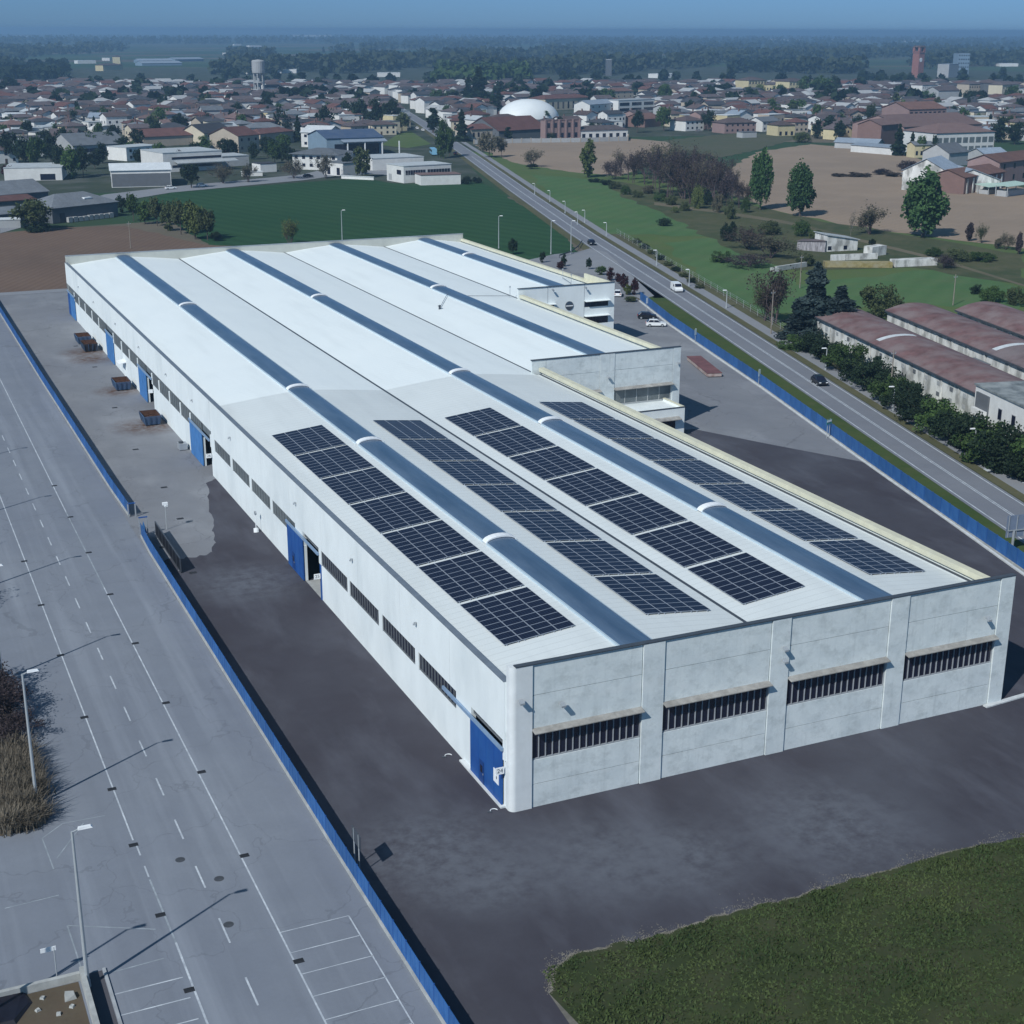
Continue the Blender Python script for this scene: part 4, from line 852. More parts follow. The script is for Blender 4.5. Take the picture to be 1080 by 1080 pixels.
bark=M('bark',(.085,.07,.06),.95,.3,3.); bark_grey=M('pale_bark',(.17,.155,.14),.95,.3,3.); twig=M('twig_brown',(.085,.062,.065),.95,.3,2.,rnd=.3)
LEAF={'green':leafmat('leaf_green',(0.034,0.070,0.024),(0.063,0.113,0.032),(0.102,0.152,0.047)),
 'poplar':leafmat('leaf_poplar',(0.036,0.083,0.033),(0.062,0.123,0.041),(0.097,0.173,0.062)),
 'light':leafmat('leaf_spring',(0.087,0.121,0.037),(0.124,0.155,0.052),(0.175,0.203,0.075)),
 'dark':leafmat('leaf_dark',(0.014,0.029,0.016),(0.025,0.044,0.022),(0.039,0.062,0.031)),
 'olive':leafmat('leaf_olive',(.060,.082,.034),(.080,.102,.042),(.115,.13,.06)),
 'grey':leafmat('leaf_grey',(0.091,0.088,0.060),(0.119,0.111,0.074),(0.168,0.150,0.102)),
 'red':leafmat('leaf_red',(0.050,0.016,0.018),(0.035,0.012,0.014),(0.080,0.030,0.030)),
 'spruce':leafmat('needle_blue',(0.021,0.036,0.036),(0.034,0.054,0.054),(0.065,0.090,0.090)),
 'purple':leafmat('twig_haze',(0.048,0.036,0.042),(0.062,0.048,0.052),(0.085,0.068,0.066)),
 'brownish':leafmat('twig_brown_haze',(0.058,0.044,0.040),(0.070,0.056,0.045),(0.095,0.078,0.060)),
 'reed':leafmat('dry_reed',(.14,.118,.09),(.18,.155,.12),(.25,.22,.175))}
TREE={}   # unit trees, 10 m high
def unit(kind,v):
    k=(kind,v)
    if k in TREE: return TREE[k]
    sd=hash(kind)%1 + v*17+len(kind)*131+ord(kind[0])
    rr=random.Random(sd)
    shape={'round':(4.6,3.6,6.2,1.5,.15),'tall':(2.3,4.4,5.4,1.1,.25),'broad':(6.2,3.2,5.8,1.7,.1),'dense':(4.2,4.3,5.2,1.5,.2),'bush':(6.3,4.2,3.9,1.7,.1),'poplar':(3.6,4.3,5.6,.8,.22),'cyp':(1.3,4.7,5.1,.8,.55),'small':(4.4,3.8,5.8,2.2,.1)}
    if kind in shape:
        rx,rzz,zc,cr,tp=shape[kind]; fn,C=clumps(sd,110 if kind=='poplar' else 44,rx,rzz,zc,cr,tp,2.1 if kind=='poplar' else 1.)
        n={'poplar':5200,'bush':4200,'small':420,'cyp':900}.get(kind,1900); s={'poplar':.62,'small':1.5,'cyp':.8,'bush':.62}.get(kind,.85)
        crown=leafcloud(sd,n,s,fn)
        q=MB(); zt=zc-rzz*.5; q.tube((0,0,-.1),(0,0,zt),.28,.2,7); 
        for c in C[:14]: q.tube((0,0,zt*rr.uniform(.6,1)),c[:3],.12,.04,4,cap=False)
        TREE[k]=(crown,q)
    elif kind=='conifer':
        def fn(r):
            z=10*(1-r.random()**.62); z=.3+z*.96; tier=.80+.20*math.sin(z*5.2+v); w=3.1*(1-z/10.3)**.8*tier*(.9+.35*math.sin(3*v+z*1.7)); a=r.uniform(0,6.283); d=w*(r.random()**.35)*(1+.28*math.sin(a*5+z*2.+v)); return (d*math.cos(a),d*math.sin(a),z-.12*d)
        crown=leafcloud(sd,5200,.72,fn,.5); q=MB(); q.tube((0,0,-.1),(0,0,9.6),.25,.04,7)
        for i in range(24): z=1+i*.35; a=i*2.4; w=2.7*(1-z/10.3); q.tube((0,0,z),(w*math.cos(a),w*math.sin(a),z-.3),.05,.02,3,cap=False)
        TREE[k]=(crown,q)
    elif kind in('bare','sapling','twiggy'):
        q,tips=branches(sd,10,{'bare':.55,'sapling':.45,'twiggy':.75}[kind],{'bare':4,'sapling':3,'twiggy':3}[kind],{'bare':.15,'sapling':.09,'twiggy':.10}[kind],.9 if kind!='twiggy' else .5,(3,4),.42 if kind!='twiggy' else .4,{'bare':2,'sapling':1,'twiggy':6}[kind],{'bare':.08,'sapling':.04,'twiggy':.45}[kind])
        def fn(r): e=r.choice(tips); return (e.x+r.gauss(0,.4),e.y+r.gauss(0,.4),max(.1,e.z+r.gauss(0,.5)))
        crown=leafcloud(sd,{'bare':900,'sapling':260,'twiggy':2300}[kind],.34 if kind!='twiggy' else .44,fn)
        TREE[k]=(crown,q)
    return TREE[k]
TM={}
def tmesh(kind,v,leaf,barkm):
    k=(kind,v,leaf,barkm.name)
    if k not in TM: c,q=unit(kind,v); TM[k]=(c.mesh('crown',LEAF[leaf]),q.mesh('trunk',barkm))
    return TM[k]
TCOUNT=[0]; TREEPX=[]
def plant(kind,leaf,loc,h,w,label,group=None,name='tree',cat='tree',barkm=None,seed=None):
    TCOUNT[0]+=1; v=(seed if seed is not None else TCOUNT[0])%4; b=barkm or (twig if kind in('bare','twiggy') else bark)
    c,q=tmesh(kind,v,leaf,b); base={'round':5.7,'tall':3.1,'broad':7.5,'dense':5.3,'bush':8,'poplar':4.3,'cyp':1.7,'conifer':3.1,'bare':4.5,'sapling':3,'twiggy':4.5,'small':5.6}[kind]
    sxy=w/2/base; sz=h/10.2
    t=T(name,label,cat,(loc[0],loc[1],0),R.uniform(0,6.28),group)
    O('crown' if cat!='shrub' else 'foliage',c,t,sc=(sxy,sxy,sz)); O('trunk' if cat!='shrub' else 'stems',q,t,sc=(sxy,sxy,sz)); return t
def pt(kind,leaf,x,y,hpx,wpx,label,group=None,**k):
    "tree by its foot in the photo and its size there in pixels"
    p=G(x,y); s=MPP(*p); return plant(kind,leaf,p,hpx*s*1.04,wpx*s,label,group,**k)
SH=dict(name='shrub',cat='shrub')
# big trees beyond the meadow
pt('poplar','poplar',973,250,66,58,'large dense green tree in front of the pale brown field, widest of the three'); pt('poplar','poplar',843.5,228,51,37,'bright green tree with an upright crown standing alone before the pale field'); pt('poplar','poplar',801.5,221,59,29,'slender green tree on a long bare trunk, left of two similar ones')
pt('twiggy','grey',917,247,32,38,'greyish half-bare bush tree left of the large green tree'); pt('sapling','grey',897,249,26,12,'bare sapling left of the greyish bush tree',barkm=bark_grey)
pt('tall','light',620,187,37,20,'pale green upright tree at the near edge of the brown field'); pt('twiggy','grey',561,176,19,19,'faded grey-green bush tree on the edge of the brown field'); pt('round','dark',561,178,5,16,'low dark shrub under the faded grey-green bush tree',**SH)
pt('broad','grey',516,166,26,28,'grey-olive tree with a clear trunk beside the main road'); pt('broad','grey',529,165,20,14,'smaller grey-olive tree beside another one by the brown field')
for x,y,h,w,l in ((1022,254,18,11,'reddish'),(1035,256,21,11,'green-brown'),(1061,263,18,16,'grey twiggy'),(1074,268,22,9,'dark reddish'),(1052,262,10,10,'low grey')):
    pt('twiggy' if 'twig' in l or 'brown' in l else 'tall',{'reddish':'purple','green-brown':'olive','grey twiggy':'grey','dark reddish':'purple','low grey':'grey'}[l],x,y,h,w,f'{l} small tree at the field edge right of the large green tree','small trees at the right field edge')
# bare copse
B=[(640,186,16,14),(648,189,22,16),(655,185,27,20),(663,190,30,20),(671,184,24,15),(680,194,34,24),(690,199,42,28),(700,193,44,28),(708,205,44,28),(716,200,42,24),(722,210,44,26),(731,206,46,28),(738,213,44,28),(746,207,42,26),(752,216,44,24),(760,211,42,22),(767,217,40,24),(773,212,36,20),(779,219,32,16),(786,216,24,12),(728,196,34,26),(744,196,34,24),(712,190,34,22),(757,200,30,20)]
B+=[(668,193,26,18),(686,189,36,24),(695,204,40,26),(704,208,40,24),(719,204,46,26),(726,215,42,26),(735,203,48,28),(741,210,46,28),(749,199,38,26),(764,204,36,22)]
for k,(x,y,h,w) in enumerate(B): pt('twiggy' if k%3==1 else 'bare',['brownish','purple','grey','purple','brownish'][k%5],x,y,h,w*1.15,'x','bare trees of the copse')
_b=sorted([o for o in COL.objects if o.get('group')=='bare trees of the copse'],key=lambda o:PJ(o.location.x,o.location.y)[0])
NUM2=NUM+['twenty-first','twenty-second','twenty-third','twenty-fourth','twenty-fifth','twenty-sixth','twenty-seventh','twenty-eighth','twenty-ninth','thirtieth','thirty-first','thirty-second','thirty-third','thirty-fourth','thirty-fifth','thirty-sixth']
for k,o in enumerate(_b): o['label']=f'bare purplish tree of the copse between the fields, {NUM2[k]} from the left'
US=[(648,199,9,18,'olive'),(660,205,11,16,'green'),(672,208,9,16,'olive'),(684,204,10,18,'grey'),(696,212,11,18,'green'),(708,216,12,18,'olive'),(735,220,27,18,'light'),(722,222,12,16,'olive'),(757,224,22,16,'grey'),(770,231,24,16,'olive'),(745,216,16,16,'dark'),(786,224,18,14,'green'),(712,224,7,12,'light'),(699,207,8,16,'dark'),(628,192,5,20,'dark'),(640,195,6,22,'dark')]
US=sorted(US)
for k,(x,y,h,w,c) in enumerate(US): pt('bush',c,x,y,h,w,f'{ {"olive":"olive","green":"green","grey":"grey-green","light":"light green","dark":"dark"}[c]} shrub along the foot of the bare copse, {NUM[k]} from the left','shrubs at the foot of the copse',**SH)
# meadow shrubs and ruin surroundings
for x,y,h,w,c,l in ((768,254,25,24,'dark','dark green shrub at the edge of the bright meadow left of the ruin'),(790,262,22,40,'brownish','brown thicket over rubble left of the white ruined shed'),(812,272,26,44,'grey','grey twiggy thicket on rubble beside the ruined shed'),(845,249,19,24,'green','green bush behind the ruined shed, before the field'),(862,252,12,22,'light','light green low bush behind the ruined shed'),(812,247,16,32,'olive','olive bush behind the twiggy thicket'),(850,280,16,26,'olive','olive bush in front of the leaning grey wall'),(790,281,14,44,'purple','dark brown bramble patch in front of the rubble'),(920,259,9,10,'dark','small dark cone shrub right of the ruined shed'),(927,334,38,60,'olive','broad olive-green shrub standing behind the first vaulted shed'),(996,282,14,30,'purple','purplish brush at the right end of the mossy wall'),(1010,275,14,40,'olive','olive brush behind the purplish brush right of the ruin'),(1045,318,20,34,'green','dark green shrub behind the third vaulted shed'),(1070,322,22,30,'olive','yellowish shrub behind the third vaulted shed, at the right edge'),(1030,310,12,20,'dark','dark small shrub behind the vaulted sheds'),(985,270,10,26,'green','green brush between the large tree and the mossy wall'),(1035,275,12,40,'green','green brush along the right end of the field edge'),(957,180,12,26,'purple','mauve bare bush at the end of the brown hedge in the pale field'),(905,186,5,34,'brownish','brown low hedge piece between the two pale fields'),(930,184,7,24,'purple','darker hedge piece between the two pale fields'),(885,186,4,24,'brownish','low brown hedge end in the pale field'),(942,186,5,26,'brownish','brown hedge piece just left of the mauve bush'),(760,276,14,30,'green','green bramble before the brown thicket'),(700,238,9,20,'dark','dark low bush in the mown meadow fence line')):
    pt('twiggy' if c in('purple','brownish','grey') and h>13 else 'bush',c,x,y,h,w,l,**SH)
pt('twiggy','brownish',818,341,56,38,'reddish half-bare tree left of the dark conifers by the path'); pt('twiggy','olive',806,338,40,26,'greenish half-bare tree left of the reddish one by the path')
pt('conifer','spruce',858,356,78,60,'tall blue-green conifer by the hedge, left of the vaulted sheds'); pt('conifer','spruce',884,358,56,62,'lower wide blue-green conifer right of the tall one'); pt('conifer','spruce',840,357,40,38,'lowest blue-green conifer left of the tall one'); pt('conifer','spruce',905,362,24,28,'small dark conifer at the corner of the first vaulted shed')
HB=[(838,368,14,24),(856,371,20,26),(874,380,24,28),(892,391,30,30),(908,402,32,30),(924,412,34,32),(941,424,32,32),(957,434,32,34),(974,446,34,36),(990,456,36,36),(1006,465,38,38),(1022,476,42,40),(1040,486,46,44),(1058,494,50,44),(1077,502,52,44),(1095,508,52,44)]
for k,(x,y,h,w) in enumerate(HB): pt('bush','dark' if k%3 else 'green',x,y,h*1.0+3,w*2.0,f'dark hedge bush between cycle path and sheds, {NUM[k]} from the conifers','hedge bushes along the cycle path',**SH)
# wild hedge along the meadow wire fence
for k in range(9):
    x=672+k*8.2; y=256+k*6.0; pt('bush','dark' if k%2 else 'olive',x,y,6,14,f'low dark bush along the wire fence of the bright meadow, {NUM[k]} from the left','bushes along the meadow wire fence',**SH)
# topiary at the office
for x,y,h,w,c,l in ((572,277,12,8,'dark','dark ball-shaped tree nearest the crop, by the office wing roof'),(595,281,13,8,'dark','dark ball-shaped tree right of the first, behind the office roof'),(591,284,9,11,'red','deep red bush behind the office roof'),(621,284,12,8,'dark','dark ball-shaped tree alone beside the driveway'),(634,290,10,14,'green','green bush beside the driveway ball tree'),(644,296,14,11,'red','reddish ball tree at the office corner'),(652,299,12,9,'red','small dark red ball tree right of the reddish one'),(658,306,17,12,'red','dark red ball tree above the yellow-green bush'),(669,311,18,11,'red','dark red ball tree at the end of the blue fence'),(662,311,11,12,'light','yellow-green bush between two dark red ball trees'),(665,318,6,18,'olive','low olive ground bush at the end of the blue fence'),(541,268,16,13,'dark','dark bush at the edge of the crop behind the office roof')):
    pt('dense',c,x,y,h,w,l,'clipped trees beside the office' if 'ball' in l else None,**({} if 'ball' in l else SH))
# left: hedge between field and crop
for k,(x,y,h,w,c) in enumerate(((128,224,18,16,'dark'),(141,233,27,20,'green'),(153,236,26,20,'green'),(166,238,28,22,'olive'),(179,243,30,24,'olive'),(191,247,34,26,'olive'),(206,252,42,30,'light'),(219,253,30,24,'olive'),(228,254,10,16,'dark'))):
    pt('round' if k%2 else 'dense',c,x,y,h,w,f'{ {"dark":"dark green","green":"green","olive":"olive green","light":"pale olive"}[c]} tree in the row beside the crop, {NUM[k]} from the left','tree row beside the crop')
pt('twiggy','light',306,258,26,20,'pale green small tree showing above the warehouse roof edge'); pt('round','olive',38,243,32,52,'wide olive tree overhanging the brown field at the left edge')
pt('bush','dark',38,244,14,40,'dark undergrowth beneath the wide olive tree',**SH)
pt('round','dark',202,198,24,25,'round dark tree by the estate road beside the crop'); pt('round','red',190,180,20,16,'dark purple tree in front of the long white warehouse')
for x,y,h,w,c,k_,l in ((236,193,20,24,'grey','twiggy','grey-green half-bare tree by the estate road, left of a twin'),(262,192,20,20,'grey','twiggy','grey-green half-bare tree by the estate road, right of a twin'),(310,188,22,20,'grey','twiggy','grey bush tree at the crop edge by the grey-roofed villa'),(345,188,24,18,'grey','twiggy','pale bare tree at the crop edge before the grey-roofed villa'),(382,187,34,26,'olive','dense','yellow-green dense tree left of the white factory by the road'),(366,184,22,16,'dark','dense','dark bush tree beside the yellow-green tree'),(378,136,32,26,'dark','dense','dark broad tree above the blue-roofed building'),(396,137,32,26,'dark','dense','dark tree of the pair left of the far main road'),(413,137,33,28,'dark','dense','dark tree closest to the far main road, left side'),(424,140,20,20,'olive','round','olive tree right below the dark trees by the far road'),(457,140,26,16,'dark','cyp','dark pointed tree right of the far main road'),(467,167,40,18,'green','dense','tall dark green tree pair standing at the road by the bus'),(474,165,34,14,'green','dense','right half-hidden green tree at the road by the bus'),(487,149,32,18,'dark','conifer','dark conifer left of the red-roofed brick factory'),(505,113,40,34,'dark','conifer','very dark large conifer in the town centre left of the white dome'),(494,112,30,20,'dark','conifer','dark conifer at the left foot of the largest town conifer'),(526,117,22,18,'dark','conifer','dark conifer just left of the white dome'),(463,112,16,24,'green','round','green tree by the road among houses, left of the largest conifer'),(536,148,14,10,'dark','cyp','dark slim tree in front of the brick factory'),(590,146,22,10,'dark','cyp','dark slim tree before the pink ruined facade'),(581,149,10,12,'dark','bush','dark bush before the pink ruined facade'),(672,140,22,16,'dark','round','dark tree right of the white house with brown roof'),(700,138,24,22,'green','round','green tree beside the red-roofed house'),(701,112,22,18,'green','round','green tree right of the white striped office'),(640,112,18,24,'green','round','green tree left of the white striped office'),(612,104,14,14,'dark','round','dark round tree behind the white dome'),(575,126,9,12,'green','round','green bush in front of the white dome'),(556,126,8,12,'green','round','small green bush in front of the white dome'),(628,140,12,30,'dark','bush','dark bushes behind the white house with brown roof')):
    pt(k_,c,x,y,h,w,l)
for x,y,h,w,c,k_,l in ((747,138,20,18,'dark','round','dark round tree beside the silver car by the stubble field'),(845,150,12,26,'light','bush','light green bush tree right of the yellow house'),(862,146,20,16,'dark','dense','dark tree right of the yellow house'),(873,146,22,14,'dark','cyp','dark slim tree left of the pink factory trees'),(885,148,20,16,'dark','dense','dark tree third left of the pink factory'),(903,146,24,20,'dark','dense','dark tree second left of the pink factory'),(917,143,28,18,'dark','dense','dark tall tree touching the pink factory'),(947,164,32,18,'dark','conifer','dark conifer in front of the pink factory wall'),(961,164,24,12,'dark','conifer','second dark conifer in front of the pink factory wall'),(971,166,22,12,'green','round','green tree by the yellow gate house of the pink factory'),(985,166,22,10,'dark','round','dark tree between gate house and white factory front'),(960,113,17,16,'dark','round','dark round tree above the pink factory roof'),(977,111,14,22,'green','round','green tree above the pink factory roof'),(1012,108,13,8,'dark','conifer','small dark conifer in the old town'),(1022,116,19,22,'dark','round','dark broad tree in the old town right of the factory'),(1036,117,16,20,'dark','round','dark tree next to the broad one in the old town'),(1068,110,18,22,'green','round','green tree in the old town at the right edge'),(959,92,15,13,'dark','dense','dark tree at the foot of the brick bell tower'),(1055,150,26,26,'dark','dense','dark tree right of the white factory front'),(1070,152,24,24,'dark','dense','dark tree at the right edge beyond the farm'),(850,104,22,26,'green','dense','dense green tree right of the yellow school'),(868,104,24,26,'green','dense','tallest green tree right of the yellow school'),(880,103,22,18,'dark','dense','dark tree at the right end of the school trees'),(822,106,16,20,'green','round','green tree in front of the yellow school, middle'),(800,104,14,16,'light','round','light green tree in front of the yellow school'),(840,126,20,30,'green','round','broad green tree among the houses below the school'),(760,104,14,30,'dark','round','dark trees left of the yellow school'),(728,112,12,20,'dark','round','dark tree above the stubble field houses')):
    pt(k_,c,x,y,h,w,l)
for k,(x,y,h,w,c) in enumerate(((12,172,30,28,'dark'),(26,176,32,26,'dark'),(40,180,34,26,'green'),(54,170,30,24,'dark'),(64,186,30,22,'dark'),(76,188,34,24,'green'),(88,186,30,20,'dark'),(46,160,24,24,'dark'),(70,160,24,26,'dark'),(96,163,24,22,'green'),(115,162,22,22,'dark'),(130,163,20,22,'dark'),(146,158,20,20,'dark'),(8,190,16,16,'red'),(165,152,22,18,'dark'),(140,186,12,14,'grey'))):
    pt('dense' if k%2 else 'round',c,x,y,h,w,'x','trees of the left factory quarter')
_b=sorted([o for o in COL.objects if o.get('group')=='trees of the left factory quarter'],key=lambda o:PJ(o.location.x,o.location.y)[0])
for k,o in enumerate(_b): o['label']=f'dark tree among the factories at the left edge, {NUM[k]} from the left'
# left street bed: bare shrubs and dry reeds, and trees further left whose shade falls on the street
for x,y,hm,w,l in ((2,742,3.8,4.0,'bare dark shrub at the left edge nearest the second lamp'),(8,752,3.8,4.2,'bare dark shrub at the left edge behind the reeds, middle one'),(0,768,4.2,4.4,'bare dark shrub at the left edge just above the reeds'),(16,778,2.6,4.,'low bare purple shrub touching the reeds and the street'),(-8,790,3.,4.5,'low dark bramble at the outer end of the reed bed')):
    plant('twiggy','purple',G(x,y),hm,w,l,'bare shrubs in the street bed',**SH)
for x,y,hm,l in ((-39.0,38.6,8.5,'bare tree left of the street, throwing the branchy shade above the lamp'),(-39.5,60,8,'bare tree left of the street beside the third lamp'),(-40.5,78,8,'bare tree left of the street, farther up'),(-41.5,29,7.0,'bare tree in the planted bed left of the view')):
    plant('twiggy','brownish',(x,y),hm,5.5,l,'bare trees left of the street')
q=MB(); rr=random.Random(5)
for i in range(420):
    a=rr.uniform(0,6.28); L=rr.uniform(1.1,2.3); b=rr.uniform(.2,1.); x,yy=rr.gauss(0,.45),rr.gauss(0,.45); dx,dy=math.cos(a),math.sin(a); pv=None
    for s in range(5):
        t=s/4; p=(x+dx*L*b*t*t*.9,yy+dy*L*b*t*t*.9,L*(t-.42*b*t*t)); wv=.055*(1-t)+.008
        cur=((p[0]-dy*wv,p[1]+dx*wv,p[2]),(p[0]+dy*wv,p[1]-dx*wv,p[2]))
        if pv: q.poly([pv[0],pv[1],cur[1],cur[0]])
        pv=cur
reed=q.mesh('dry_grass_clump',LEAF['reed'])
k=0
for (x,y) in ((3,792),(14,794),(24,796),(6,806),(17,808),(28,806),(8,818),(20,822),(31,818),(4,830),(16,835),(28,834),(36,832),(8,848),(20,852),(31,850),(38,858),(12,868),(25,866)):
    o=O('dry_grass_clump',reed,None,(*G(x,y+6),0),k*1.3,sc=(1,1,R.uniform(.8,1.2))); tag(o,f'tan dry reed clump in the bed at the left edge, {NUM[k]} from the far end','reeds','dry reed clumps at the left edge'); k+=1
# ------------------------------------------------------------------ buildings beyond
def roofm(n,c,c2=None): return M(n,c,.9,.18,1.6,c2 or tuple(x*.6 for x in c),.6,.25,rnd=.18)
RM={'brown':roofm('brown_roof_tiles',(.100,.074,.072)),'red':roofm('red_roof_tiles',(.135,.066,.058)),'mauve':roofm('mauve_roof_tiles',(.118,.096,.100)),'grey':roofm('grey_roof_sheet',(.15,.165,.185),(.10,.11,.125)),'dark':roofm('dark_roof_slate',(.06,.062,.072)),'pale':roofm('pale_flat_roof',(.40,.43,.45),(.3,.33,.35)),'white':roofm('white_flat_roof',(.66,.69,.71),(.55,.58,.6)),'blue':roofm('blue_roof_sheet',(.05,.085,.16),(.09,.12,.18)),'steel':roofm('steel_roof_sheet',(.25,.30,.36),(.18,.22,.28)),'terra':roofm('terracotta_roof',(.175,.098,.08)),'pinkroof':roofm('pinkish_roof_tiles',(.155,.098,.092),(.19,.135,.125))}
def wm(n,c): return M(n,c,.9,.06,.7,tuple(x*.75 for x in c),.4,.3,rnd=.08)
WM={'white':wm('white_render',(.68,.68,.67)),'cream':wm('cream_render',(.56,.50,.39)),'grey':wm('grey_render',(.38,.39,.40)),'beige':wm('beige_render',(.44,.38,.31)),'pink':wm('pinkish_brick',(.29,.20,.19)),'yellow':wm('yellow_render',(.55,.48,.30)),'brick':wm('dull_brick',(.20,.125,.11)),'dirty':M('dirty_white_render',(.68,.68,.66),.95,.15,1.,(.20,.20,.19),.8,.5,(1,1,.5),lo=.45,hi=.6),'shade':wm('dark_cladding',(.13,.14,.155)),'blue':wm('blue_grey_cladding',(.20,.28,.36))}
WMW={'white':'white','cream':'cream','grey':'grey','beige':'beige','pink':'pinkish','yellow':'yellow','brick':'brick','dirty':'stained white','shade':'dark','blue':'blue-grey'}
def roofmesh(w,d,h,kind,pitch=.36,ov=.5):
    q=MB(); W2,D2=w/2+ov,d/2+ov; rh=D2*pitch; t=.18
    if kind=='gable':
        for s in (-1,1): q.hexa([(-W2,s*D2,h-ov*pitch*.5),(W2,s*D2,h-ov*pitch*.5),(W2,0,h+rh),(-W2,0,h+rh)][::s],[(-W2,s*D2,h+t-ov*pitch*.5),(W2,s*D2,h+t-ov*pitch*.5),(W2,0,h+rh+t),(-W2,0,h+rh+t)][::s])
    elif kind=='hip':
        k=max(.1,W2-D2*.9); b=[(-W2,-D2,h),(W2,-D2,h),(W2,D2,h),(-W2,D2,h)]; r=[(-k,0,h+rh),(k,0,h+rh)]
        q.poly(b[::-1]); e=[(p[0],p[1],h+t) for p in b]
        for i in range(4): j=(i+1)%4; q.poly([b[i],b[j],e[j],e[i]])
        q.poly([e[0],e[1],r[1],r[0]]); q.poly([e[1],e[2],r[1]]); q.poly([e[2],e[3],r[0],r[1]]); q.poly([e[3],e[0],r[0]])
    elif kind=='flat':
        q.box(-W2+ov-.15,W2-ov+.15,-D2+ov-.15,D2-ov+.15,h,h+.25)
    elif kind=='shed':
        q.hexa([(-W2,-D2,h),(W2,-D2,h),(W2,D2,h+d*.12),(-W2,D2,h+d*.12)],[(-W2,-D2,h+t),(W2,-D2,h+t),(W2,D2,h+d*.12+t),(-W2,D2,h+d*.12+t)])
    elif kind=='barrel':
        n=12; rise=d*.19; pr=[(-D2+2*D2*i/n,h+rise*(1-(2*i/n-1)**2)) for i in range(n+1)]
        for i in range(n): (y0,z0),(y1,z1)=pr[i],pr[i+1]; q.hexa([(-W2,y0,z0),(W2,y0,z0),(W2,y1,z1),(-W2,y1,z1)],[(-W2,y0,z0+t),(W2,y0,z0+t),(W2,y1,z1+t),(-W2,y1,z1+t)])
    return q
def wallmesh(w,d,h,kind,pitch=.36):
    q=MB(); q.box(-w/2,w/2,-d/2,d/2,0,h)
    if kind=='gable':
        rh=d/2*pitch
        for s in (-1,1):
            x0=s*w/2; q.hexa([(x0-s*.25,-d/2,h),(x0,-d/2,h),(x0,d/2,h),(x0-s*.25,d/2,h)],[(x0-s*.25,-.1,h+rh),(x0,-.1,h+rh),(x0,.1,h+rh),(x0-s*.25,.1,h+rh)])
    if kind=='barrel':
        n=10; rise=d*.19
        for s in (-1,1): q.poly([(s*w/2,-d/2+d*i/n,h+rise*(1-(2*i/n-1)**2)) for i in range(n+1)])
    if kind=='shed': q.hexa([(-w/2,-d/2,h),(w/2,-d/2,h),(w/2,d/2,h),(-w/2,d/2,h)],[(-w/2,-d/2,h+.01),(w/2,-d/2,h+.01),(w/2,d/2,h+d*.11),(-w/2,d/2,h+d*.11)])
    return q
def wins(t,w,d,h,rows,n,ww,wh,side=('f',),z0=1.2,mat=None,gap=None):
    mat=mat or glass_dark; hh=h/rows
    for s in side:
        L=w if s in 'fb' else d
        for r in range(rows):
            for i in range(n):
                u=-L/2+L*(i+.5)/n; z=r*hh+z0; q=MB()
                if s=='f': q.box(u-ww/2,u+ww/2,-d/2-.05,-d/2-.003,z,z+wh)
                elif s=='l': q.box(-w/2-.05,-w/2-.003,u-ww/2,u+ww/2,z,z+wh)
                elif s=='r': q.box(w/2+.003,w/2+.05,u-ww/2,u+ww/2,z,z+wh)
                q.build('window',mat,t)
def bld(a,b,depth,h,kind,wall,roof,label,cat='house',name=None,win=None,pitch=.36,chim=0,ov=.5,grp=None):
    "building whose near face stands between two photo ground points"
    A,B=G(*a),G(*b); w=math.dist(A,B); ang=math.atan2(B[1]-A[1],B[0]-A[0]); nx,ny=-math.sin(ang),math.cos(ang)
    c=((A[0]+B[0])/2+nx*depth/2,(A[1]+B[1])/2+ny*depth/2)
    t=T(name or cat.replace(' ','_'),label,cat,(*c,0),ang,grp); wallmesh(w,depth,h,kind,pitch).build('wall',WM[wall],t); rf=roofmesh(w,depth,h+.02,kind,pitch,ov).build('roof',RM[roof],t)
    for k in range(chim):
        q=MB(); x=w*(-.3+.5*k); q.box(x-.35,x+.35,.8,1.5,h,h+depth*pitch/2+1.1); q.box(x-.45,x+.45,.7,1.6,h+depth*pitch/2+1.1,h+depth*pitch/2+1.25); q.build('chimney',WM['brick'],rf)
    if win: wins(t,w,depth,h,*win)
    t['w']=w; t['d']=depth; del t['w'],t['d']
    return t,w
# ---- left factories
t,w=bld((56,236),(125,228),16,4.6,'hip','shade','grey','grey hip-roofed factory with pale sacks along its dark front','factory',pitch=.42)
q=MB(); rr=random.Random(2)
for i in range(9): q.box(-w/2+5+i*2.0,-w/2+6.6+i*2.0,-9.4,-8.2,0,1.4+.2*rr.random())
q.build('wall_sacks',WM['grey'],t); q=MB(); q.box(2,5,-5.2,-3.2,6.3,6.7); q.build('roof_light',white_plastic,t)
q=MB(); q.box(-10,-8,-8.05,-8.0,0,3); q.build('shutter',RM['dark'],t)
bld((-40,224),(52,216),22,4.6,'gable','shade','grey','long grey-roofed shed at the left edge behind the hip-roofed factory','factory',pitch=.3)
bld((-40,226.5),(38,221),8,3.4,'shed','shade','red','dull red lean-to roof at the left edge in front of the long grey shed','shed')
bld((-30,240),(30,234),9,3.,'shed','shade','grey','low grey lean-to at the left edge beside the olive tree','shed')
bld((-10,241),(22,240),5,2.4,'flat','grey','white','small white-roofed hut under the olive tree at the left edge','hut')
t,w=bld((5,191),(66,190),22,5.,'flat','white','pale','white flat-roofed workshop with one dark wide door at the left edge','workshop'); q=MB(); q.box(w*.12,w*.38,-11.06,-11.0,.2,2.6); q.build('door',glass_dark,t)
t,w=bld((118,198),(181,196.5),26,6.4,'gable','white','white','white-roofed warehouse with a white gable and dark open front','warehouse',pitch=.12)
q=MB(); q.box(-w/2+.3,w/2-.3,-13.08,-13.0,.3,5.2); q.build('front_glazing',WM['shade'],t)
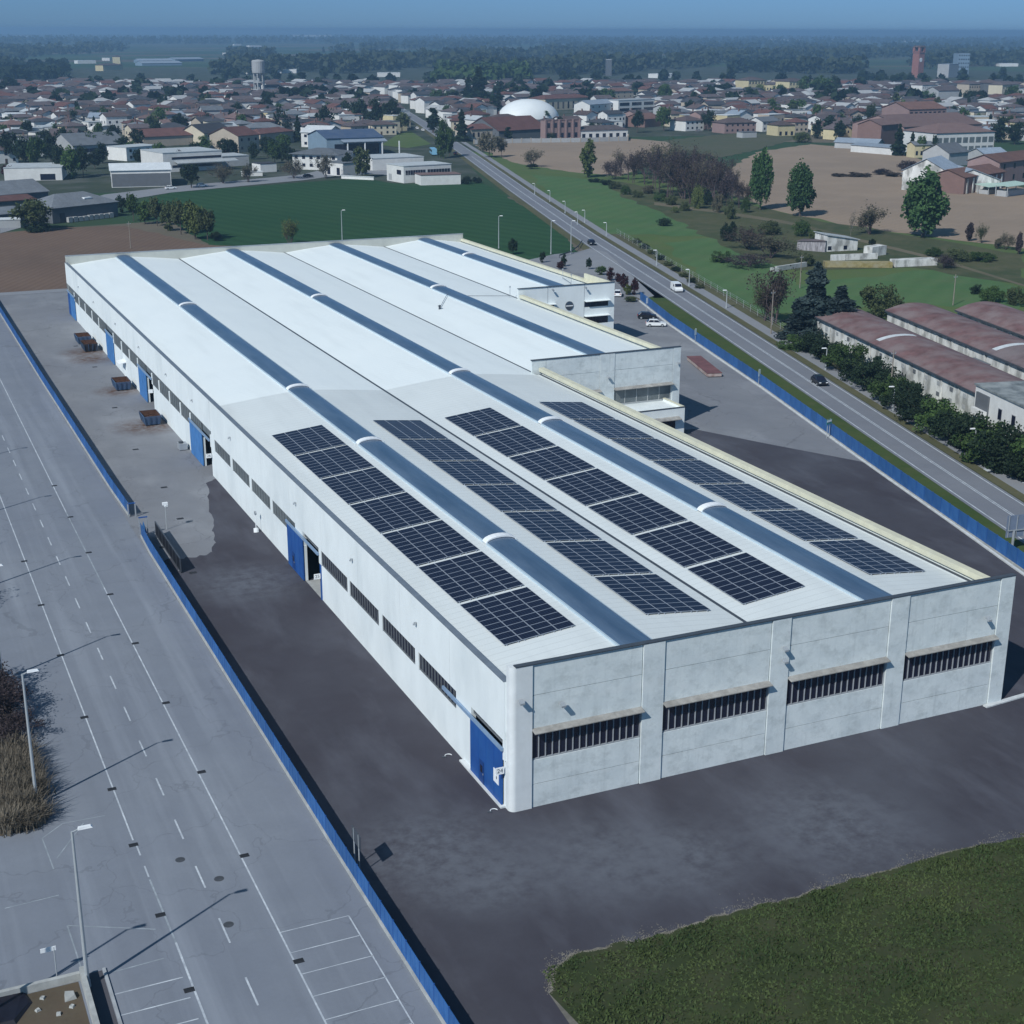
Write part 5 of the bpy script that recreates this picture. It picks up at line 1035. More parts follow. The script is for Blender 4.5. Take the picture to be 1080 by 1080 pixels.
for k in range(4): q=MB(); q.box(-w/2-.06,-w/2-.003,-11+6*k,-7+6*k,1,3.2); q.build('window',glass_dark,t)
t,w=bld((173,182),(235,178.5),24,8.,'flat','white','pale','long white two-level warehouse with ribbon windows behind the round dark tree','warehouse')
for z in (1.8,5.2): q=MB(); q.box(-w/2+4,w/2-.5,-12.08,-12.0,z,z+1.0); q.build('ribbon_window',glass_dark,t)
q=MB(); q.hexa([(-w/2+5,-16,3.6),(w/2+6,-16,3.6),(w/2+6,-12.1,4.4),(-w/2+5,-12.1,4.4)],[(-w/2+5,-16,3.9),(w/2+6,-16,3.9),(w/2+6,-12.1,4.7),(-w/2+5,-12.1,4.7)]); q.build('canopy_roof',RM['pale'],t)
bld((235,176),(263,174.5),16,4.4,'flat','grey','pale','lower pale annex at the right end of the two-level warehouse','annex')
bld((78,166),(134,163),26,5.4,'gable','grey','grey','grey gabled workshop with a low glazed front beside the factory trees','workshop',win=(1,10,2.6,1.6,('f',),2.2))
bld((134,170),(170,167),14,6,'flat','white','pale','white two-storey block with a terrace left of the two-level warehouse','house',win=(2,4,1.4,1.3,('f',),1.0))
bld((152,155),(203,152.5),18,5.,'gable','beige','red','long red-roofed shed behind the two-level warehouse','shed'); bld((170,146),(200,145),14,5.5,'hip','grey','dark','dark hip-roofed house behind the long red-roofed shed','house',win=(2,4,1.2,1.2,('f',),1.))
bld((216,153),(245,150),16,6,'gable','cream','dark','cream house with a steep dark roof left of the beige gabled house','house',win=(2,3,1.4,1.3,('f',),1.),pitch=.5)
bld((252,161),(274,159),20,8,'gable','beige','red','beige gabled house with six dark windows and a red roof','house',win=(2,3,1.3,1.3,('f',),1.4))
bld((262,147),(300,146),14,6,'hip','white','grey','white house with a long grey roof above the beige gabled house','house',win=(1,5,1.4,1.2,('f',),3.))
bld((275,154),(310,150),12,6,'hip','beige','red','dark red hip-roofed house right of the beige gabled house','house')
bld((275,182),(292,181),8,3.5,'flat','white','dark','small pale garage at the car park beyond the crop','garage'); bld((255,186),(277,185.6),3,1.6,'flat','white','white','long low white wall piece by the car park beyond the crop','wall')
t,w=bld((309,178.5),(356,180),18,6.6,'hip','white','grey','large white villa with a wide grey hip roof by the crop','villa',win=(2,6,1.5,1.4,('f',),1.3),pitch=.22,ov=1.4)
bld((342,184),(362,186),12,5.2,'flat','white','grey','white entrance annex at the right side of the grey-roofed villa','annex',win=(1,2,2,3.0,('f',),.3))
t,w=bld((345,164),(404,162),30,8.,'gable','blue','blue','blue-roofed showroom with a dark glazed front and steel canopy','showroom',pitch=.2); q=MB(); q.box(-w/2+4,w/2-2,-15.08,-15.,.3,5.2); q.build('glazing',glass_dark,t)
q=MB(); q.hexa([(-w/4,-19,6.2),(w/2+1,-19,6.2),(w/2+1,-15.1,7),(-w/4,-15.1,7)],[(-w/4,-19,6.5),(w/2+1,-19,6.5),(w/2+1,-15.1,7.4),(-w/4,-15.1,7.4)]); q.build('canopy',RM['steel'],t)
for k in range(4): q=MB(); q.box(-w/4+2+k*9,-w/4+2.5+k*9,-18.7,-18.2,0,6.19); q.build('column',white_plastic,t)
bld((318,155),(346,156),16,7.5,'gable','white','white','white gabled house attached to the blue-roofed showroom','house',win=(2,3,1.6,1.4,('f',),1.3)); 
# white factory by the road, main block and annex
A,C_,B=G(396,191),G(426,193.4),G(476,190.4)
ang=math.atan2(B[1]-C_[1],B[0]-C_[0]); w=math.dist(B,C_); nx,ny=-math.sin(ang),math.cos(ang); dp=(A[0]-C_[0])*nx+(A[1]-C_[1])*ny; dp=max(14,dp)
t=T('factory','white flat-roofed factory with dark ribbon windows beside the main road','factory',((C_[0]+B[0])/2+nx*dp/2,(C_[1]+B[1])/2+ny*dp/2,0),ang)
wallmesh(w,dp,6.6,'flat').build('wall',WM['white'],t); roofmesh(w,dp,6.6,'flat').build('roof',RM['pale'],t); 
for x0,x1 in ((-w/2+.8,-w/2+10),(-w/2+11,w/2-.6)):
    q=MB(); q.box(x0,x1,-dp/2-.06,-dp/2-.004,3.2,5.0); wq=q.build('ribbon_window',glass_dark,t); q=MB()
    for k in range(9): u=x0+(x1-x0)*k/8; q.box(u-.07,u+.07,-dp/2-.1,-dp/2-.061,3.2,5.0)
    q.build('mullion',grey_metal,wq)
q=MB(); q.box(-w/2-.06,-w/2-.004,-dp*.35,-dp*.1,3.2,5.0); q.build('ribbon_window',glass_dark,t)
q=MB(); q.box(-w/2-.06,-w/2-.004,dp*.2,dp*.38,.5,3.); q.build('door',WM['grey'],t)
A,B=G(444,195.6),G(486,194.3); ang=math.atan2(B[1]-A[1],B[0]-A[0]); wx=math.dist(A,B)
q=MB(); q.box(0,wx,0,9,0,3.9); an=q.build('annex',WM['white'],t); q=MB(); q.box(-.2,wx+.2,-.2,9.2,3.9,4.15); rf=q.build('annex_roof',RM['pinkroof'],an)
bpy.context.view_layer.update(); an.matrix_parent_inverse=t.matrix_world.inverted(); an.location=(*A,0); an.rotation_euler=(0,0,ang)
t,w=bld((393,180),(447,177.5),20,5.,'flat','white','pale','white flat-roofed hall right behind the white factory','hall'); bld((488,193),(509,192.3),2.5,2.8,'flat','shade','dark','dark clipped hedge screen at the right end of the white factory','screen') if 0 else None
pt('bush','dark',492,194,9,16,'dark clipped hedge block at the right end of the white factory',**SH); pt('bush','dark',503,193,8,14,'dark clipped hedge block at the roadside by the white factory',**SH)
for k in range(6): pass
bld((360,188.4),(394,190.),.5,1.1,'flat','white','white','low white scalloped garden wall left of the white factory','wall')
bld((420,142),(444,139),.4,.8,'flat','grey','pale','low pale verge wall along the far main road','wall') if 0 else None
ground('verge_lawn',GG([(402,153),(420,141),(433,138),(455,152),(430,156)]),-.03,meadow)
# ---- centre: brick factory, dome, ruins
t,w=bld((497,148.5),(528,147),16,6.,'hip','beige','red','brick house with red hip roof and arched windows beside the main road','house',win=(1,6,1.3,2.4,('f',),2.),pitch=.3); bld((526,148),(577,145),30,5.,'gable','shade','red','long red-roofed brick factory hall below the white dome','factory',pitch=.42)
t,w=bld((575,149),(611,147.5),5,11.,'flat','pink','pinkroof','pink roofless brick facade with tall pilasters','ruin',win=(2,5,1.6,2.6,('f',),1.6)); q=MB()
for k in range(6): u=-w/2+w*k/5; q.box(u-.45,u+.45,-3.0,-2.5,0,11.6)
q.build('pilasters',WM['pink'],t)
t,w=bld((612,147.5),(662,146),12,5.,'hip','white','mauve','white house with a wide brown roof and dark arches behind the white wall','house',win=(1,7,2.,2.4,('f',),.8))
t=T('boundary_wall','long pale boundary wall along the far edge of the brown field','wall',(*G(500,152),0)); L=[G(*p) for p in ((500,152),(560,150.5),(612,150),(662,148.5),(663,145))]; o=L[0]; q=MB(); p_=MB()
for i in range(4):
    a=(L[i][0]-o[0],L[i][1]-o[1]); b=(L[i+1][0]-o[0],L[i+1][1]-o[1]); q.bar(a,b,.3,2.3,0); n=int(math.dist(a,b)/5)
    for k in range(n): x=a[0]+(b[0]-a[0])*k/max(1,n); y=a[1]+(b[1]-a[1])*k/max(1,n); p_.box(x-.25,x+.25,y-.25,y+.25,0,2.6)
q.build('wall',WM['grey'],t); p_.build('pillars',WM['beige'],t)
t=T('sports_dome','large white air-supported dome among the houses','dome',(*G(557,125),0)); s=MPP(*G(557,125)); q=MB(); n=28; pr=[(1,0),(.99,.12),(.93,.35),(.82,.56),(.66,.75),(.45,.9),(.22,.98),(.02,1)]
dm_=M('dome_membrane',(.74,.77,.78),.5,.04,.3,(.62,.66,.68),.3,.15)
q.lathe([(r_*34*s,z*20*s) for r_,z in pr],36); o=q.build('membrane',dm_,t,smooth=True); o.scale=(1,.8,1)
q=MB(); q.lathe([(34.6*s,0),(34.6*s,.5),(34.0*s,.6)],36); o=q.build('anchor_ring',WM['grey'],t); o.scale=(1,.8,1)
t,w=bld((652,119.5),(690,117.5),16,9.,'flat','white','pale','white modern office with dark open galleries right of the dome','office')
for z in (1.2,5.2):
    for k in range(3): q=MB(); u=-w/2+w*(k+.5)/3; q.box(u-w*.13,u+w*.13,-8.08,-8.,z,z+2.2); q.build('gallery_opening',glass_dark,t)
t,w=bld((575,117),(623,114.5),18,8.5,'hip','cream','red','cream arcaded building with a dark red roof right behind the dome','school',win=(1,9,1.8,5.,('f',),1.2),pitch=.3)
bld((643,104),(668,103),14,6,'hip','beige','terra','house with a bright terracotta roof above the white striped office','house',win=(2,4,1.2,1.2,('f',),1.)); bld((680,134.5),(697,133),16,5,'gable','brick','terra','red-roofed house at the right end of the boundary wall','house')
bld((622,121),(648,119),14,7,'gable','white','steel','white house with a blue-grey metal roof right of the dome','house',win=(2,4,1.4,1.3,('f',),1.))
# far road and villas near stubble field
t,w=bld((764,141),(797,140),14,6.,'hip','pink','brown','pinkish villa with a brown hip roof by the stubble field','villa',win=(2,6,1.2,1.2,('f',),1.2)); bld((783,145.5),(798,145),6,3,'flat','grey','grey','small grey garage in front of the pinkish villa','garage')
bld((820,143.5),(838,143),12,6.,'hip','yellow','brown','yellow villa with dark arches at its foot by the pale field','villa',win=(1,3,1.6,2.2,('f',),.3)); bld((804,139),(822,138),12,6,'gable','white','grey','white villa with balconies left of the yellow one','villa',win=(2,4,1.4,1.2,('f',),1.2)); bld((838,140),(852,139.5),12,6,'hip','beige','red','beige villa right of the yellow one','villa',win=(2,3,1.4,1.2,('f',),1.2))
bld((723,138.5),(742,137.5),14,6,'hip','white','brown','white villa by the stubble field road, left of the dark round tree','villa',win=(2,4,1.4,1.2,('f',),1.2))
# yellow school
for a,b,h,l in (((789,97),(808,96.5),11,'left yellow block of the school with white window rows'),((832,98.5),(851,98),11,'right yellow block of the school with white window rows')): bld(a,b,20,h,'hip','yellow','brown',l,'school',win=(2,6,1.5,2.4,('f',),2.),pitch=.3)
bld((808,97),(832,97),12,7,'hip','yellow','mauve','low yellow link between the two school blocks','school',win=(1,8,1.4,2.,('f',),2.))
# water tower
p=G(274,103); s=MPP(*p); H=36*s*1.05; t=T('water_tower','pale concrete water tower with a drum tank on slim legs','water tower',(*p,0)); q=MB(); r_=6.6*s
q.lathe([(r_*.35,H*.56),(r_,H*.66),(r_*1.03,H*.7),(r_*1.03,H*.97),(r_*.9,H),(.1,H*1.02)],20); q.build('tank',WM['grey'],t)
for k in range(6): a=k*math.pi/3; q=MB(); q.tube((r_*.85*math.cos(a),r_*.85*math.sin(a),0),(r_*.8*math.cos(a),r_*.8*math.sin(a),H*.65),r_*.10,n=8); q.build('leg',WM['grey'],t)
q=MB(); q.tube((0,0,0),(0,0,H*.6),r_*.14,n=10)
for z in (.2,.4): q.lathe([(r_*.9,H*z),(r_*.9,H*z+1),(r_*.75,H*z+1)],12)
q.build('shaft_rings',WM['grey'],t)
# bell tower, church and tall block in the old town
p=G(967,82); s=MPP(*p); H=31*s*1.04; t=T('bell_tower','red brick bell tower with a white clock face','bell tower',(*p,0),.2); h2=4.3*s; q=MB(); q.box(-h2,h2,-h2,h2,0,H*.82); q.box(-h2*1.12,h2*1.12,-h2*1.12,h2*1.12,H*.78,H*.81)
for sx_ in (-1,1):
    for sy_ in (-1,1): q.box(sx_*h2*.8-h2*.28,sx_*h2*.8+h2*.28,sy_*h2*.8-h2*.28,sy_*h2*.8+h2*.28,H*.82,H*.95)
q.build('shaft',M('tower_brick',(.27,.12,.10),.9,.12,.4),t); q=MB(); q.hexa([(-h2*1.15,-h2*1.15,H*.95),(h2*1.15,-h2*1.15,H*.95),(h2*1.15,h2*1.15,H*.95),(-h2*1.15,h2*1.15,H*.95)],[(-h2*.9,-h2*.9,H),(h2*.9,-h2*.9,H),(h2*.9,h2*.9,H),(-h2*.9,h2*.9,H)]); q.build('roof',RM['brown'],t)
q=MB(); q.tube((-h2*.3,-h2-.003,H*.56),(-h2*.3,-h2-.25,H*.56),h2*.5,n=20); ck=q.build('clock_face',white_plastic,t); q=MB(); q.box(-h2*.3-.1,-h2*.3+.1,-h2-.32,-h2-.251,H*.56,H*.59); q.build('clock_hand',dark_metal,ck)
for k in (0,): q=MB(); q.box(-h2*.5,h2*.5,-h2*.6,h2*.6,H*.82,H*.949); q.build('belfry_shade',dark_metal,t)
t,w=bld((1009,81),(1021,81),18,30,'flat','blue','steel','tall blue-grey tower block in the old town','tower block',win=(6,5,1.8,1.8,('f',),1.6)); bld((1000,82),(1010,81.5),16,17,'flat','grey','steel','lower grey block left of the tall blue-grey one','block')
bld((972,101.5),(988,101),14,10,'hip','white','mauve','long white building with small eaves windows in the old town','palazzo',win=(1,8,1.,1.2,('f',),7.)); bld((989,108.5),(1011,108),16,10,'gable','grey','mauve','large grey old hall with a mauve roof in the old town','hall')
bld((1021,103),(1036,102.5),14,12,'hip','beige','mauve','beige palazzo in the old town left of the cream one','palazzo',win=(2,6,1.2,1.6,('f',),2.5)); bld((1056,104),(1074,103),14,12,'hip','cream','mauve','cream palazzo in the old town at the right','palazzo',win=(2,6,1.2,1.6,('f',),2.5))
bld((1036,103),(1054,103),18,13,'hip','shade','brown','dark arcaded market hall between the palazzi','hall')
# pink factory complex
t,w=bld((986,163.8),(1047,161.5),26,10.5,'hip','white','pinkroof','large factory with a pinkish tiled roof and white glazed front','factory',pitch=.3)
for r in range(2):
    for k in range(9): q=MB(); u=-w/2+w*(k+.5)/9; q.box(u-w*.042,u+w*.042,-13.07,-13.,1.2+4.4*r,3.9+4.4*r); q.build('window',glass_grey,t)
bld((952,152),(1034,148),40,9,'gable','pink','pinkroof','middle pink-roofed hall of the old factory, behind the white front','factory',pitch=.26); bld((957,141),(996,139.5),24,14,'gable','pink','terra','tallest gabled hall of the old pink factory with pale windows','factory',win=(1,8,2.2,4.5,('f',),8.),pitch=.3)
bld((928,156),(946,154),14,11.5,'gable','brick','pinkroof','red brick end block of the old pink factory','factory'); bld((964,166.5),(984,166),7,6,'gable','yellow','grey','small yellow gate house before the old pink factory','gate house',win=(1,4,1.2,2.,('f',),1.2))
bld((897,160),(945,164),7,3.4,'shed','white','steel','long low white shed with a bluish roof at the far edge of the pale field','shed'); bld((880,156),(925,158),10,3.,'gable','grey','steel','bluish glasshouse roof behind the long low white shed','greenhouse')
# farm at the right
t,w=bld((962,193),(994,203),22,4.6,'gable','dirty','steel','blue-grey metal-roofed barn with a white wall facing the pale field','barn',pitch=.35); t2,w=bld((951,190.5),(992,201),6,3.,'shed','dirty','steel','low lean-to with stained white panels in front of the barn','lean-to')
bld((999,203),(1013,199),18,7.4,'gable','dirty','steel','tall open-ended grey barn with white buttresses','barn',pitch=.5); t,w=bld((1016,205),(1058,198),14,6.2,'gable','brick','terra','old brick stable with pale pilasters and a red roof','stable',pitch=.34); q=MB()
for k in range(7): u=-w/2+w*(k+.5)/7; q.box(u-.5,u+.5,-7.25,-7.,0,5.6)
q.build('pilasters',WM['dirty'],t); bld((1052,196),(1094,190),14,9,'gable','pink','terra','brick farmhouse with arched windows and red roof at the right edge','farmhouse',win=(2,4,1.4,2.,('f',),1.8))
bld((1038,172),(1062,171),12,4,'gable','grey','steel','bluish barn roof behind the brick farmhouse','barn'); bld((1000,176),(1020,174),14,6,'gable','grey','grey','grey gabled farm shed between the barn and the factory front','shed',pitch=.5)
for a,b,h,l in (((1042,205.5),(1062,203.5),2.8,'left open hut with a pale green roof at the farm edge'),((1062,208),(1084,205),3.8,'right open hut with a pale green roof at the farm edge')):
    A,B=G(*a),G(*b); w=math.dist(A,B); t=T('hut',l,'hut',((A[0]+B[0])/2,(A[1]+B[1])/2,0),math.atan2(B[1]-A[1],B[0]-A[0])); q=MB()
    for x in (-w/2+.3,w/2-.3):
        for y in (.2,5): q.box(x-.12,x+.12,y-.12,y+.12,0,h)
    q.box(-w/2+1,w/2-1,1,5,0,h*.55); q.build('frame',WM['grey'],t); q=MB(); q.hexa([(-w/2-.5,-.6,h),(w/2+.5,-.6,h),(w/2+.5,6,h+.7),(-w/2-.5,6,h+.7)],[(-w/2-.5,-.6,h+.15),(w/2+.5,-.6,h+.15),(w/2+.5,6,h+.85),(-w/2-.5,6,h+.85)]); q.build('roof',M('pale_green_sheet',(.42,.55,.48),.6,.08),t)
# ---- ruined shed
A,B=G(871.5,265.5),G(904,264); w=math.dist(A,B); ang=math.atan2(B[1]-A[1],B[0]-A[0]); t=T('ruined_shed','white derelict shed with a sloping roof and two dark openings','shed',(*A,0),ang); q=MB()
q.hexa([(0,0,0),(w,0,0),(w,7,0),(0,7,0)],[(0,0,4.6),(w,0,2.9),(w,7,2.9),(0,7,4.6)]); q.build('wall',WM['dirty'],t); q=MB(); q.hexa([(-.3,-.4,4.63),(w+.5,-.4,2.93),(w+.5,7.4,2.93),(-.3,7.4,4.63)],[(-.3,-.4,4.85),(w+.5,-.4,3.12),(w+.5,7.4,3.12),(-.3,7.4,4.85)]); q.build('roof',RM['pale'],t)
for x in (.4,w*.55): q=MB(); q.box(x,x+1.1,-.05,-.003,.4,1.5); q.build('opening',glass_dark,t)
A,B=G(840,263.5),G(870,266); w=math.dist(A,B); ang=math.atan2(B[1]-A[1],B[0]-A[0]); t=T('leaning_lean_to','weathered grey plank lean-to left of the derelict white shed','shed',(*A,0),ang); q=MB(); q.hexa([(0,0,0),(w,0,0),(w,5,0),(0,5,0)],[(0,.3,2.4),(w,.3,2.9),(w,5,2.9),(0,5,2.4)]); q.build('wall',M('weathered_planks',(.32,.31,.33),.95,.35,1.2,(.12,.11,.12),.7,1.,(3,3,.3)),t); q=MB(); q.hexa([(-.2,0,2.43),(w,0,2.93),(w,5.2,2.93),(-.2,5.2,2.43)],[(-.2,0,2.53),(w,0,3.03),(w,5.2,3.03),(-.2,5.2,2.53)]); q.build('roof',RM['mauve'],t)
t=T('mossy_wall','long low wall with ochre moss on its top, before the derelict shed','wall',(*G(869,281),0)); o=G(869,281); q=MB()
def rel(p): a=G(*p); return (a[0]-o[0],a[1]-o[1])
q.bar(rel((869,281)),rel((940,281.5)),3.2,1.3,0); mo=q.build('wall',M('mossy_render',(.27,.215,.07),.95,.25,1.,(.32,.31,.26),.6,.5),t); q=MB(); q.bar(rel((941,281)),rel((985,279)),3.,1.8,0); q.bar(rel((876,275)),rel((925,273)),.5,1.6,0); q.bar(rel((915,270)),rel((930,268)),3.,2.6,0); q.build('ruin_walls',WM['dirty'],t)
t=T('rubble_wall','short broken concrete wall in the brambles left of the ruin','wall',(*G(818,286),0)); q=MB(); o=G(818,286); q.bar((0,0),rel((850,281)),.8,1.2,0); q.build('wall',plinth,t); q=MB(); q.box(-1.2,.6,-1,.8,0,.9); q.build('rubble',plinth,t)
# ---- vaulted sheds beside the main road
axis=math.atan2(1,.235); ux,uy=math.cos(axis),math.sin(axis); px_,py_=uy,-ux   # along the sheds / away from the road
vr=M('vaulted_roof_red',(.150,.085,.085),.9,.25,.5,(.21,.165,.165),.9,.2,(1,1,1),lo=.38,hi=.62); vr2=M('vaulted_roof_mauve',(.145,.108,.112),.9,.22,.5,(.20,.172,.175),.8,.16)
def vault(x0,y0,L,W_,h,rise,label,mat,strip_at,rightwins=0,leftwins=0,split=None):
    t=T('vaulted_shed',label,'shed',(x0,y0,0),axis,'vaulted sheds beside the main road') # local x along, local -y = away from the road
    q=MB(); q.box(0,L,-W_,0,0,h); n=14; pr=[(-W_*i/n,h+rise*(1-(2*i/n-1)**2)) for i in range(n+1)]
    for x in (0,L): q.poly([(x,y,z) for y,z in (pr if x else pr[::-1])])
    q.build('wall',WM['dirty'],t); q=MB(); pv=[(.45,h-.12)]+pr+[(-W_-.45,h-.12)]
    for (y0_,z0),(y1_,z1) in zip(pv,pv[1:]): q.hexa([(-.3,y0_,z0+.02),(L+.3,y0_,z0+.02),(L+.3,y1_,z1+.02),(-.3,y1_,z1+.02)],[(-.3,y0_,z0+.2),(L+.3,y0_,z0+.2),(L+.3,y1_,z1+.2),(-.3,y1_,z1+.2)])
    rf=q.build('roof',mat,t)
    if strip_at:
        q=MB()
        for (y0_,z0),(y1_,z1) in list(zip(pr,pr[1:]))[1:10]: q.hexa([(strip_at-.7,y0_,z0+.21),(strip_at+.7,y0_,z0+.21),(strip_at+.7,y1_,z1+.21),(strip_at-.7,y1_,z1+.21)],[(strip_at-.7,y0_,z0+.27),(strip_at+.7,y0_,z0+.27),(strip_at+.7,y1_,z1+.27),(strip_at-.7,y1_,z1+.27)])
        q.build('roof_light',M('roof_light_strip',(.55,.58,.6),.6,.1),rf)
    q=MB(); q.box(-.3,L+.3,.3,.5,h-.3,h+.02); q.build('eaves_beam',dark_metal,t)
    for k in range(leftwins):
        u=2+(L-4)*(k+.5)/leftwins
        for z in (1.1,2.9): q=MB(); q.box(u-.5,u+.5,.003,.06,z,z+.7); q.build('window',WM['grey'] if (k+int(z))%3 else WM['shade'],t)
    for k in range(int(L/6)): q=MB(); q.box(k*6+.1,k*6+.45,.0,.14,0,h-.31); q.build('pilaster',WM['dirty'],t)
    return t
o0=(118.4-px_*1.2,80.5-py_*1.2)
vault(o0[0],o0[1],40,11.2,4.7,1.15,'vaulted red-brown shed nearest the main road, right part with the stained windowed wall',vr,39.2,leftwins=8)
vault(o0[0]+ux*40.4,o0[1]+uy*40.4,30,11.2,4.7,1.15,'vaulted red-brown shed nearest the road, rear part behind the conifers',vr,0,leftwins=5)
e2=G(936,331,4.7); e3=G(1010,327,4.9); s2=(e2[0]-ux*78.5,e2[1]-uy*78.5)
vault(s2[0]+ux*24-ux*30,s2[1]+uy*24-uy*30,44,11.2,5.4,1.15,'second vaulted shed, greyish near part at the right edge',vr2,43.2)
vault(s2[0]+ux*38.5,s2[1]+uy*38.5,40,11.2,5.4,1.15,'second vaulted shed, reddish rear part ending at the olive shrub',vr,0)
vault(e3[0]-ux*70,e3[1]-uy*70,70,11.6,4.9,1.35,'third vaulted shed, farthest from the road, cut by the right edge',vr,0)
q=MB(); t=T('lean_to','small grey flat lean-to between the first and second vaulted sheds','lean-to',(s2[0]+ux*36,s2[1]+uy*36,0),axis); q.box(0,4,.6,3.,0,3.6); q.build('wall',WM['shade'],t); q=MB(); q.box(-.6,5,.55,3.05,3.6,3.8); q.build('roof',RM['grey'],t)
# white flat building at the right edge
t=T('white_office','white flat-roofed two-storey building at the right edge beside the vaulted shed','office',(o0[0]-1.6,o0[1]-1.0,0),axis); q=MB(); q.box(-40,0,-13,0,0,6.4); q.build('wall',WM['white'],t); q=MB(); q.box(-40.2,.2,-13.2,.2,6.4,6.7); q.build('roof',M('patchy_bitumen',(.12,.14,.15),.9,.2,.6,(.34,.36,.36),.8,.3),t)
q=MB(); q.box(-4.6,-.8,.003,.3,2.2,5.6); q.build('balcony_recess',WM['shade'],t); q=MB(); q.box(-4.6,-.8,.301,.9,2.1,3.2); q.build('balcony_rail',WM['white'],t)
for x in (-8,-12,-18,-24): 
    q=MB(); q.box(x-.6,x+.6,.003,.06,2.8,4.6); wn=q.build('window',WM['grey'],t); q=MB(); q.box(x-.5,x+.5,.061,.075,2.9,4.5); q.build('pane',glass_dark,wn)
# bright curved-roof pavilion in the left quarter
t=T('pavilion','white curved-roof pavilion with a bluish glazed end among the left houses','pavilion',(*G(110,141),0),.1); s=MPP(*G(110,141)); q=MB(); n=12
pr=[(-14*s+28*s*i/n,4*s+5*s*math.sin(math.pi*i/n)) for i in range(n+1)]
q.box(-14*s,14*s,-6,6,0,4*s); 
for (x0,z0),(x1,z1) in zip(pr,pr[1:]): q.hexa([(x0,-7,z0),(x1,-7,z1),(x1,8,z1),(x0,8,z0)],[(x0,-7,z0+.3),(x1,-7,z1+.3),(x1,8,z1+.3),(x0,8,z0+.3)])
q.poly([(x,-6,z) for x,z in pr]); q.build('shell',WM['white'],t); q=MB(); q.box(3*s,13*s,-6.1,-6.003,.5,4*s); q.build('glazing',WM['blue'],t)
# ------------------------------------------------------------------ the town: generic houses
LMK=[('the water tower',274,90),('the white dome',557,117),('the bell tower',967,75),('the yellow school',820,90),('the blue showroom',375,152),('the beige gabled house',263,153),('the white pavilion',110,135),('the striped office',670,110),('the pinkish villa',780,132),('the pink factory',990,140),('the largest conifer',505,95),('the tall block',1015,72),('the far main road',425,125),('the brick factory',540,138),('the old market hall',1045,98),('the left factories',40,165),('the long warehouse',205,165)]
occ=[]; boxes=[]
bpy.context.view_layer.update()
for o in list(COL.objects):
    if o.parent is None and o.get('category') and o.type=='EMPTY' and o['category'] not in ('tree','shrub','solar array','street lamp','fence','utility pole','sign'):
        x,y=PJ(o.location.x,o.location.y)
        if y<215:
            cs=[ch.matrix_world@Vector(c) for ch in o.children if ch.type=='MESH' for c in ch.bound_box]
            if not cs: continue
            occ.append((o.location.x,o.location.y,max(math.hypot(c.x-o.location.x,c.y-o.location.y) for c in cs)*.8+3))
            pp=[PJ(*c) for c in cs]; boxes.append((min(p[0] for p in pp),max(p[0] for p in pp),min(p[1] for p in pp),max(p[1] for p in pp)))
boxes+=[(410,450,118,145),(488,522,72,112)]
def blocks(px,py,wpx,hpx):
    for x0,x1,y0,y1 in boxes:
        if px+wpx/2>x0 and px-wpx/2<x1 and py>y1-1 and py-hpx<y1-.22*(y1-y0): return True
    return False
def inpoly(x,y,P):
    c=False; n=len(P)
    for i in range(n):
        (x0,y0),(x1,y1)=P[i],P[(i+1)%n]
        if (y0>y)!=(y1>y) and x<(x1-x0)*(y-y0)/(y1-y0)+x0: c=not c
    return c
TOWN=[(-20,176),(-20,92),(60,88),(150,86),(240,84),(330,80),(430,78),(560,80),(640,80),(740,77),(800,78),(930,78),(1000,78),(1110,80),(1110,150),(1060,148),(920,150),(870,146),(855,140),(720,140),(700,128),(660,140),(500,140),(480,150),(410,150),(300,160),(240,168),(150,160),(70,160)]
rh=random.Random(11); cand=[]
roadpts=[RC[-1],RC[-2],RC[-3]]
def nearroad(x,y):
    for i in range(5,len(RC)-1):
        (x0,y0),(x1,y1)=RC[i],RC[i+1]; L2=(x1-x0)**2+(y1-y0)**2; t=max(0,min(1,((x-x0)*(x1-x0)+(y-y0)*(y1-y0))/L2))
        if math.hypot(x-x0-t*(x1-x0),y-y0-t*(y1-y0))<14: return True
    return False
placed=[]; grid={}
def clear(x,y,r):
    for (a,b,c) in occ:
        if math.hypot(x-a,y-b)<c+r*.6: return False
    gx,gy=int(x//40),int(y//40)
    for i in (-1,0,1):
        for j in (-1,0,1):
            for (a,b,c) in grid.get((gx+i,gy+j),()):
                if math.hypot(x-a,y-b)<(c+r)*.80: return False
    return not nearroad(x,y)
tries=0
while tries<24000:
    tries+=1; px=rh.uniform(-20,1105); py=76+ (rh.random()**1.5)*96
    if not inpoly(px,py,TOWN): continue
    x,y=G(px,py); w=rh.uniform(10,17)*(1.2 if py<100 else 1); r=w*.5+1.5
    sp=1/MPP(x,y)
    if not clear(x,y,r) or blocks(px,py,w*sp,9.5*sp): continue
    grid.setdefault((int(x//40),int(y//40)),[]).append((x,y,r)); placed.append((py,px,x,y,w))
placed.sort(reverse=True)
WK=['white','white','white','white','cream','grey','beige','white','white','cream','yellow','grey','pink']; RK=['brown','mauve','brown','mauve','red','dark','mauve','pinkroof','grey','grey','mauve','brown','steel','dark','pale']
PROTO={}
def proto(w,d,h,kind):
    k=(w,d,h,kind)
    if k not in PROTO: PROTO[k]=(wallmesh(w,d,h,kind),roofmesh(w,d,h+.02,kind,.36,.6))
    return PROTO[k]
PM={}
def pmesh_(k,wl,rf):
    kk=(k,wl,rf)
    if kk not in PM: a,b=proto(*k); PM[kk]=(a.mesh('wall',WM[wl]),b.mesh('roof',RM[rf]))
    return PM[kk]
